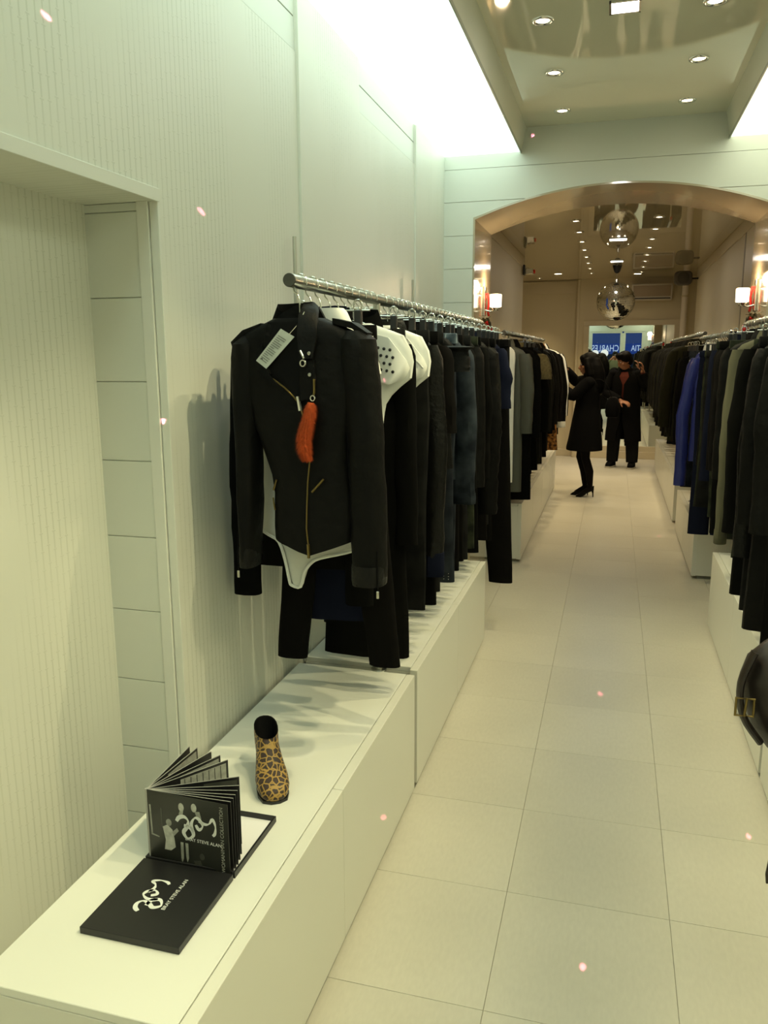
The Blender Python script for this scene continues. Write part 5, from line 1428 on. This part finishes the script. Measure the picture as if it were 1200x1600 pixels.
r_ = [sring(0, 0, z, a, b, 22, 2.8, 3., .006, 10) for z, a, b in ((0, .055, .10), (.008, .070, .125), (.06, .082, .140), (.13, .078, .135), (.20, .060, .125), (.225, .035, .115))]
MB().loft(r_).build('bag_body', BLACKCOAT, hb2)
MB().tube(smooth_path([(-.010, -.07, .215), (-.06, -.07, .34), (-.13, -.055, .415), (-.20, -.055, .42)], 4), .009, 8, flat=.5).build('strap', BLACKCOAT, hb2)

# --- man in dark coat by the mirror
mn = thing('person', 'man in long dark jacket and red tee standing before the mirror', 'person', (.165, 12.30, 0), None, radians(-15))
mb = MB()
P, R = head(mb, (-.02, -.060, 1.555), -48, 24, 1.02)
mb.tube([(0, .010, 1.38), (0, -.020, 1.44), (0, -.045, 1.50)], [.066, .058, .056], 12)
mb.loft([sring(0, cy, z, a, b, 24, 2.3) for z, a, b, cy in ((1.43, .06, .055, 0), (1.39, .15, .085, 0), (1.33, .190, .105, 0), (1.22, .180, .115, 0), (1.08, .160, .105, 0), (.98, .160, .105, 0), (.88, .170, .115, 0), (.80, .12, .10, 0))])
for s in (-1, 1):
    limb(mb, [(s*.095, .0, .88), (s*.115, -.015, .66), (s*.130, -.015, .47), (s*.140, .02, .28), (s*.145, .03, .09)], [.092, .078, .058, .055, .040])
    mb.tube([(s*.147, .055, .045), (s*.150, -.02, .045), (s*.160, -.14, .035)], [.038, .042, .034], 10)
LE, LW = (.325, -.050, 1.175), (.250, -.075, 1.400)
RE, RW = (-.255, -.060, 1.100), (.000, -.215, .985)
for S, E_, W_ in (((.195, .0, 1.355), LE, LW), ((-.195, .0, 1.355), RE, RW)):
    limb(mb, [S, E_, W_], [.056, .047, .031])
hand(mb, LW, (.0, -.15, .97), (-.9, -.3, -.1), .8, 1.0, 1)
hand(mb, RW, (.92, -.3, -.20), (0, .4, -1), .5, 1.0, -1)
def asg_m(c):
    if c.z > 1.405 and abs(c.x) < .12: return 0
    if (Vector(c)-Vector(LW)).length < .20 and c.z > 1.385 and c.x > .15: return 0
    if (Vector(c)-Vector(RW)).length < .20 and c.y < -.17 and c.x > -.025: return 0
    if c.z > .92 and c.y < -.04: return 1
    return 2
remeshed(mb, 'body', [SKIN, REDTEE, DARKTROUSER], mn, .0080, 5, asg_m)
eyes(P, R, mn, 1.02)
mb = MB(); hairblob(mb, P, R, 1.04, True)
mb.ell(P(0, -.045, .095), (.070, .055, .040), 14, 8, R)
remeshed(mb, 'hair', [HAIR], mn, .008, 3)
# open long jacket: shell around the back and sides, gap at the front
rows = [(1.425, .085, .070), (1.385, .165, .100), (1.33, .215, .125), (1.22, .220, .140), (1.05, .215, .145), (.90, .225, .155), (.70, .240, .165), (.52, .255, .175), (.40, .262, .180)]
mb = MB(); r_ = []
for z, a, b in rows:
    gap = radians(20 if z > 1.3 else 4 if z > .6 else 14)
    ro = []; ri = []
    for k in range(25):
        an = -pi/2 + gap + (2*pi-2*gap)*k/24
        nz = .008*noise.noise(Vector((cos(an)*5, sin(an)*5, z*5)))
        ro.append(((a+nz)*cos(an), (b+nz)*sin(an), z)); ri.append(((a-.014)*cos(an), (b-.014)*sin(an), z))
    r_.append(ro + ri[::-1])
jk = mb.loft(r_).build('jacket', BLACKCOAT, mn)
for S, E_, W_ in (((.175, .0, 1.355), LE, LW), ((-.175, .0, 1.355), RE, RW)):
    S, E_, W_ = Vector(S), Vector(E_), Vector(W_)
    W2 = W_ + (E_-W_).normalized()*.03
    pts = smooth_path([S, S*.5+E_*.5, E_, E_*.5+W2*.5, W2], 3); n_ = len(pts)
    mb = MB().tube(pts, [.080-.024*k/(n_-1) for k in range(n_)], 14); mb.ell(pts[0], (.082, .078, .072), 12, 8)
    mb.build('jacket_sleeve', BLACKCOAT, mn)
MB().loft(cloth_loft([(1.395, 0, .005, .120, .090), (1.450, 0, .010, .095, .080), (1.440, 0, .010, .082, .070)], 22, 1, .003), False, False).build('jacket_collar', BLACKCOAT, jk)
for s in (-1, 1):
    mb = MB().loft(cloth_loft([(.93, s*.09, 0, .085, .115), (.80, s*.098, 0, .100, .115), (.60, s*.120, -.005, .098, .100), (.40, s*.134, .005, .092, .092), (.20, s*.142, .02, .086, .086), (.085, s*.145, .025, .080, .088)], 20, 4, .012))
    mb.build('trouser_leg', DARKTROUSER, mn)
    sh = MB().loft([[(s*.150+s*.012*(-y_)*6-w_, y_, .018), (s*.150+s*.012*(-y_)*6+w_, y_, .018), (s*.150+s*.012*(-y_)*6+w_*.9, y_, zt), (s*.150+s*.012*(-y_)*6-w_*.9, y_, zt)] for y_, zt, w_ in ((.10, .07, .030), (.07, .11, .042), (.0, .10, .047), (-.08, .075, .050), (-.14, .055, .044), (-.165, .040, .025))]).build('sneaker', BLACKCOAT, mn)
    MB().loft([[(s*.150+s*.012*(-y_)*6-w_, y_, .001), (s*.150+s*.012*(-y_)*6+w_, y_, .001), (s*.150+s*.012*(-y_)*6+w_, y_, .024), (s*.150+s*.012*(-y_)*6-w_, y_, .024)] for y_, w_ in ((.104, .032), (.07, .046), (.0, .050), (-.08, .053), (-.14, .047), (-.170, .026))]).build('shoe_sole', RUBBERWH, sh)

# --- photographer (seen only in the mirror) and the customer who carries the bag at the right edge
def plain_person(lab, loc, rz, top_m, leg_m, LA, RA, hl, hr, hair=True, hs=1.0, palm=((0, 0, -1), (0, 0, -1))):
    t = thing('person', lab, 'person', loc, None, rz)
    mb = MB()
    P, R = head(mb, (0, -.02, 1.60), 0, 4, 1.0)
    mb.tube([(0, .010, 1.42), (0, .0, 1.48), (0, -.01, 1.54)], [.064, .056, .055], 12)
    mb.loft([sring(0, 0, z, a, b, 24, 2.3) for z, a, b in ((1.47, .06, .055), (1.43, .15, .085), (1.37, .195, .110), (1.25, .190, .120), (1.10, .165, .110), (1.0, .165, .110), (.90, .175, .12), (.82, .12, .10))])
    for s in (-1, 1):
        limb(mb, [(s*.095, .0, .90), (s*.10, -.01, .68), (s*.105, -.01, .48), (s*.105, .02, .28), (s*.105, .03, .09)], [.095, .080, .060, .056, .042])
        mb.tube([(s*.105, .055, .045), (s*.110, -.02, .045), (s*.120, -.15, .035)], [.040, .044, .034], 10)
    for s, (E_, W_), hd, pn in ((1, LA, hl, palm[0]), (-1, RA, hr, palm[1])):
        limb(mb, [(s*.20, .0, 1.39), E_, W_], [.062, .052, .032])
        hand(mb, W_, hd, pn, .7, .97, s)
    def asg(c):
        if c.z > 1.455 and abs(c.x) < .12 and c.y > -.16: return 0
        for W_ in (LA[1], RA[1]):
            if (Vector(c)-Vector(W_)).length < .06: return 0
            d_ = (Vector(W_)-Vector(LA[0] if W_ is LA[1] else RA[0])).normalized()
            if (Vector(c)-Vector(W_)).length < .22 and (Vector(c)-Vector(W_)).dot(d_) > -.005: return 0
        if c.z < .10: return 3
        return 1 if c.z > .93 else 2
    remeshed(mb, 'body', [SKIN, top_m, leg_m, BLACKPL], t, .0095, 5, asg)
    eyes(P, R, t)
    mb = MB(); hairblob(mb, P, R, 1.04, True)
    remeshed(mb, 'hair', [HAIR], t, .010, 3)
    MB().loft(cloth_loft([(1.43, 0, 0, .15, .10), (1.36, 0, 0, .215, .130), (1.2, 0, 0, .205, .140), (1.0, 0, 0, .195, .135), (.88, 0, 0, .200, .140)], 26, 7, .01), False, False).build('jacket', top_m, t)
    return t
plain_person('man with short dark hair photographing the shop, visible only in the mirror', (0.0, -.42, 0), radians(180), M('olive_jacket_cloth', (.10, .11, .06), .9), M('blue_jeans_cloth', (.05, .07, .12), .9),
             ((.26, -.16, 1.33), (.10, -.26, 1.50)), ((-.26, -.16, 1.33), (-.10, -.26, 1.50)), (-.4, -.6, .7), (.4, -.6, .7), palm=((-1, 0, 0), (1, 0, 0)))
cm_ = thing('compact_camera', 'small compact camera held by the photographer in the mirror', 'camera', (0, -.07, 1.585))
MB().box((-.055, -.035, 0), (.055, -.010, .062), .004).build('camera_body', BLACKPL, cm_)
MB().lathe((0, -.010, .030), [(.022, 0), (.022, .006), (.016, .006), (0, .006)], 18, 'y').build('lens_barrel', CHROME, cm_)

plain_person('customer standing just outside the right edge, carrying the dark bag', (.78, 1.78, 0), radians(180), BLACKCOAT, DARKTROUSER,
             ((.245, .02, 1.12), (.235, -.20, 1.20)), ((-.225, .02, 1.10), (-.20, -.22, 1.20)), (-.1, -.9, .3), (.1, -.9, .3), palm=((-1, 0, 0), (1, 0, 0)))
hg = thing('handbag', 'dark brown leather handbag with brass buckle at the right edge of the picture', 'handbag', (.565, 2.065, .640))
rows = [(0, .08, .050), (.010, .125, .070), (.045, .165, .085), (.10, .200, .092), (.17, .218, .092), (.22, .222, .088), (.27, .205, .078), (.31, .165, .064), (.335, .12, .050), (.345, .08, .035)]
r_ = [sring(-.02*(z/.34-.4), 0, z, a, b, 30, 2.3, 6., .009, 11) for z, a, b in rows]
MB().loft(r_).build('bag_body', BAGLEATHER, hg)
MB().tube(smooth_path([(-.205, -.05, .30), (-.232, -.06, .22), (-.222, -.065, .14), (-.18, -.075, .08)], 4), .020, 10, flat=.45).build('side_belt', BAGLEATHER, hg)
MB().tube([(-.225+.020*q[0], -.095, .175+.022*q[1]) for q in ((-1, -1), (1, -1), (1, 1), (-1, 1))], .004, 6, closed=True).build('buckle', BRASS, hg)
MB().tube([(-.225, -.098, .153), (-.222, -.098, .20)], .003, 6).build('buckle_pin', BRASS, hg)
MB().tube(smooth_path([(-.15, -.03, .31), (-.115, -.02, .42), (-.085, .0, .60), (.015, .0, .60), (.04, -.02, .42), (.08, -.03, .325)], 4), .012, 10, flat=.6).build('handle', BAGLEATHER, hg)
MB().loft([[(x_-w_, -.078, z_), (x_+w_, -.078, z_), (x_+w_, -.073, z_), (x_-w_, -.073, z_)] for x_, z_, w_ in ((-.10, .03, .012), (-.115, -.10, .012), (-.125, -.22, .011), (-.132, -.27, .009), (-.136, -.295, .002))]).build('loose_strap', BAGLEATHER, hg)

# ------------------------------------------------------------------ added laser projector, unseen over the shop front, to cast the pink dots
LP = Vector((.42, -2.30, 2.93))
lz = thing('laser_projector', 'added unseen laser projector near the shop front, casting the pink dots', 'projector', (LP.x, LP.y-.06, LP.z))
MB().box((-.05, -.06, -.03), (.05, .045, .045), .006).build('case', BLACKPL, lz)
MB().box((-.012, -.02, .045), (.012, .02, .113), .002).build('bracket', CHROME, lz, smooth=False)
MB().lathe((0, .045, 0), [(.016, 0), (.018, .005), (.012, .007)], 14, 'y').build('lens_ring', CHROME, lz)
ll = bpy.data.lights.new('added_laser_beams', 'POINT'); ll.energy = 1.0; ll.shadow_soft_size = 0.0; ll.use_nodes = True
lo = bpy.data.objects.new('added_laser_beams', ll); col.objects.link(lo); lo.parent = lz; lo.location = (0, .06, 0)
nt = ll.node_tree; em = nt.nodes['Emission']; em.inputs['Color'].default_value = (1.0, .20, .32, 1)
tcn = nt.nodes.new('ShaderNodeTexCoord'); prev = None
DOTS = [(-1.135, 1.526, 2.323), (-1.135, 2.138, 2.047), (-1.135, 1.861, 1.495), (-0.575, 2.545, 0.0), (0.009, 3.873, 0.0), (0.527, 2.772, 0.0), (-0.005, 1.995, 0.0), (0.469, 7.624, 0.0), (-0.66, 2.301, 0.16), (-0.565, 5.438, 2.994), (-0.701, 2.456, 1.572)]
for q in DOTS:
    d = (Vector(q)-LP).normalized()
    vm = nt.nodes.new('ShaderNodeVectorMath'); vm.operation = 'DISTANCE'; vm.inputs[1].default_value = d
    lk(nt, tcn.outputs['Normal'], vm.inputs[0])
    lt = nt.nodes.new('ShaderNodeMath'); lt.operation = 'LESS_THAN'; lt.inputs[1].default_value = .0016
    lk(nt, vm.outputs['Value'], lt.inputs[0])
    if prev is None: prev = lt.outputs[0]
    else:
        ad = nt.nodes.new('ShaderNodeMath'); ad.operation = 'MAXIMUM'
        lk(nt, prev, ad.inputs[0]); lk(nt, lt.outputs[0], ad.inputs[1]); prev = ad.outputs[0]
mu_ = nt.nodes.new('ShaderNodeMath'); mu_.operation = 'MULTIPLY'; mu_.inputs[1].default_value = 7000.0
lk(nt, prev, mu_.inputs[0]); lk(nt, mu_.outputs[0], em.inputs['Strength'])
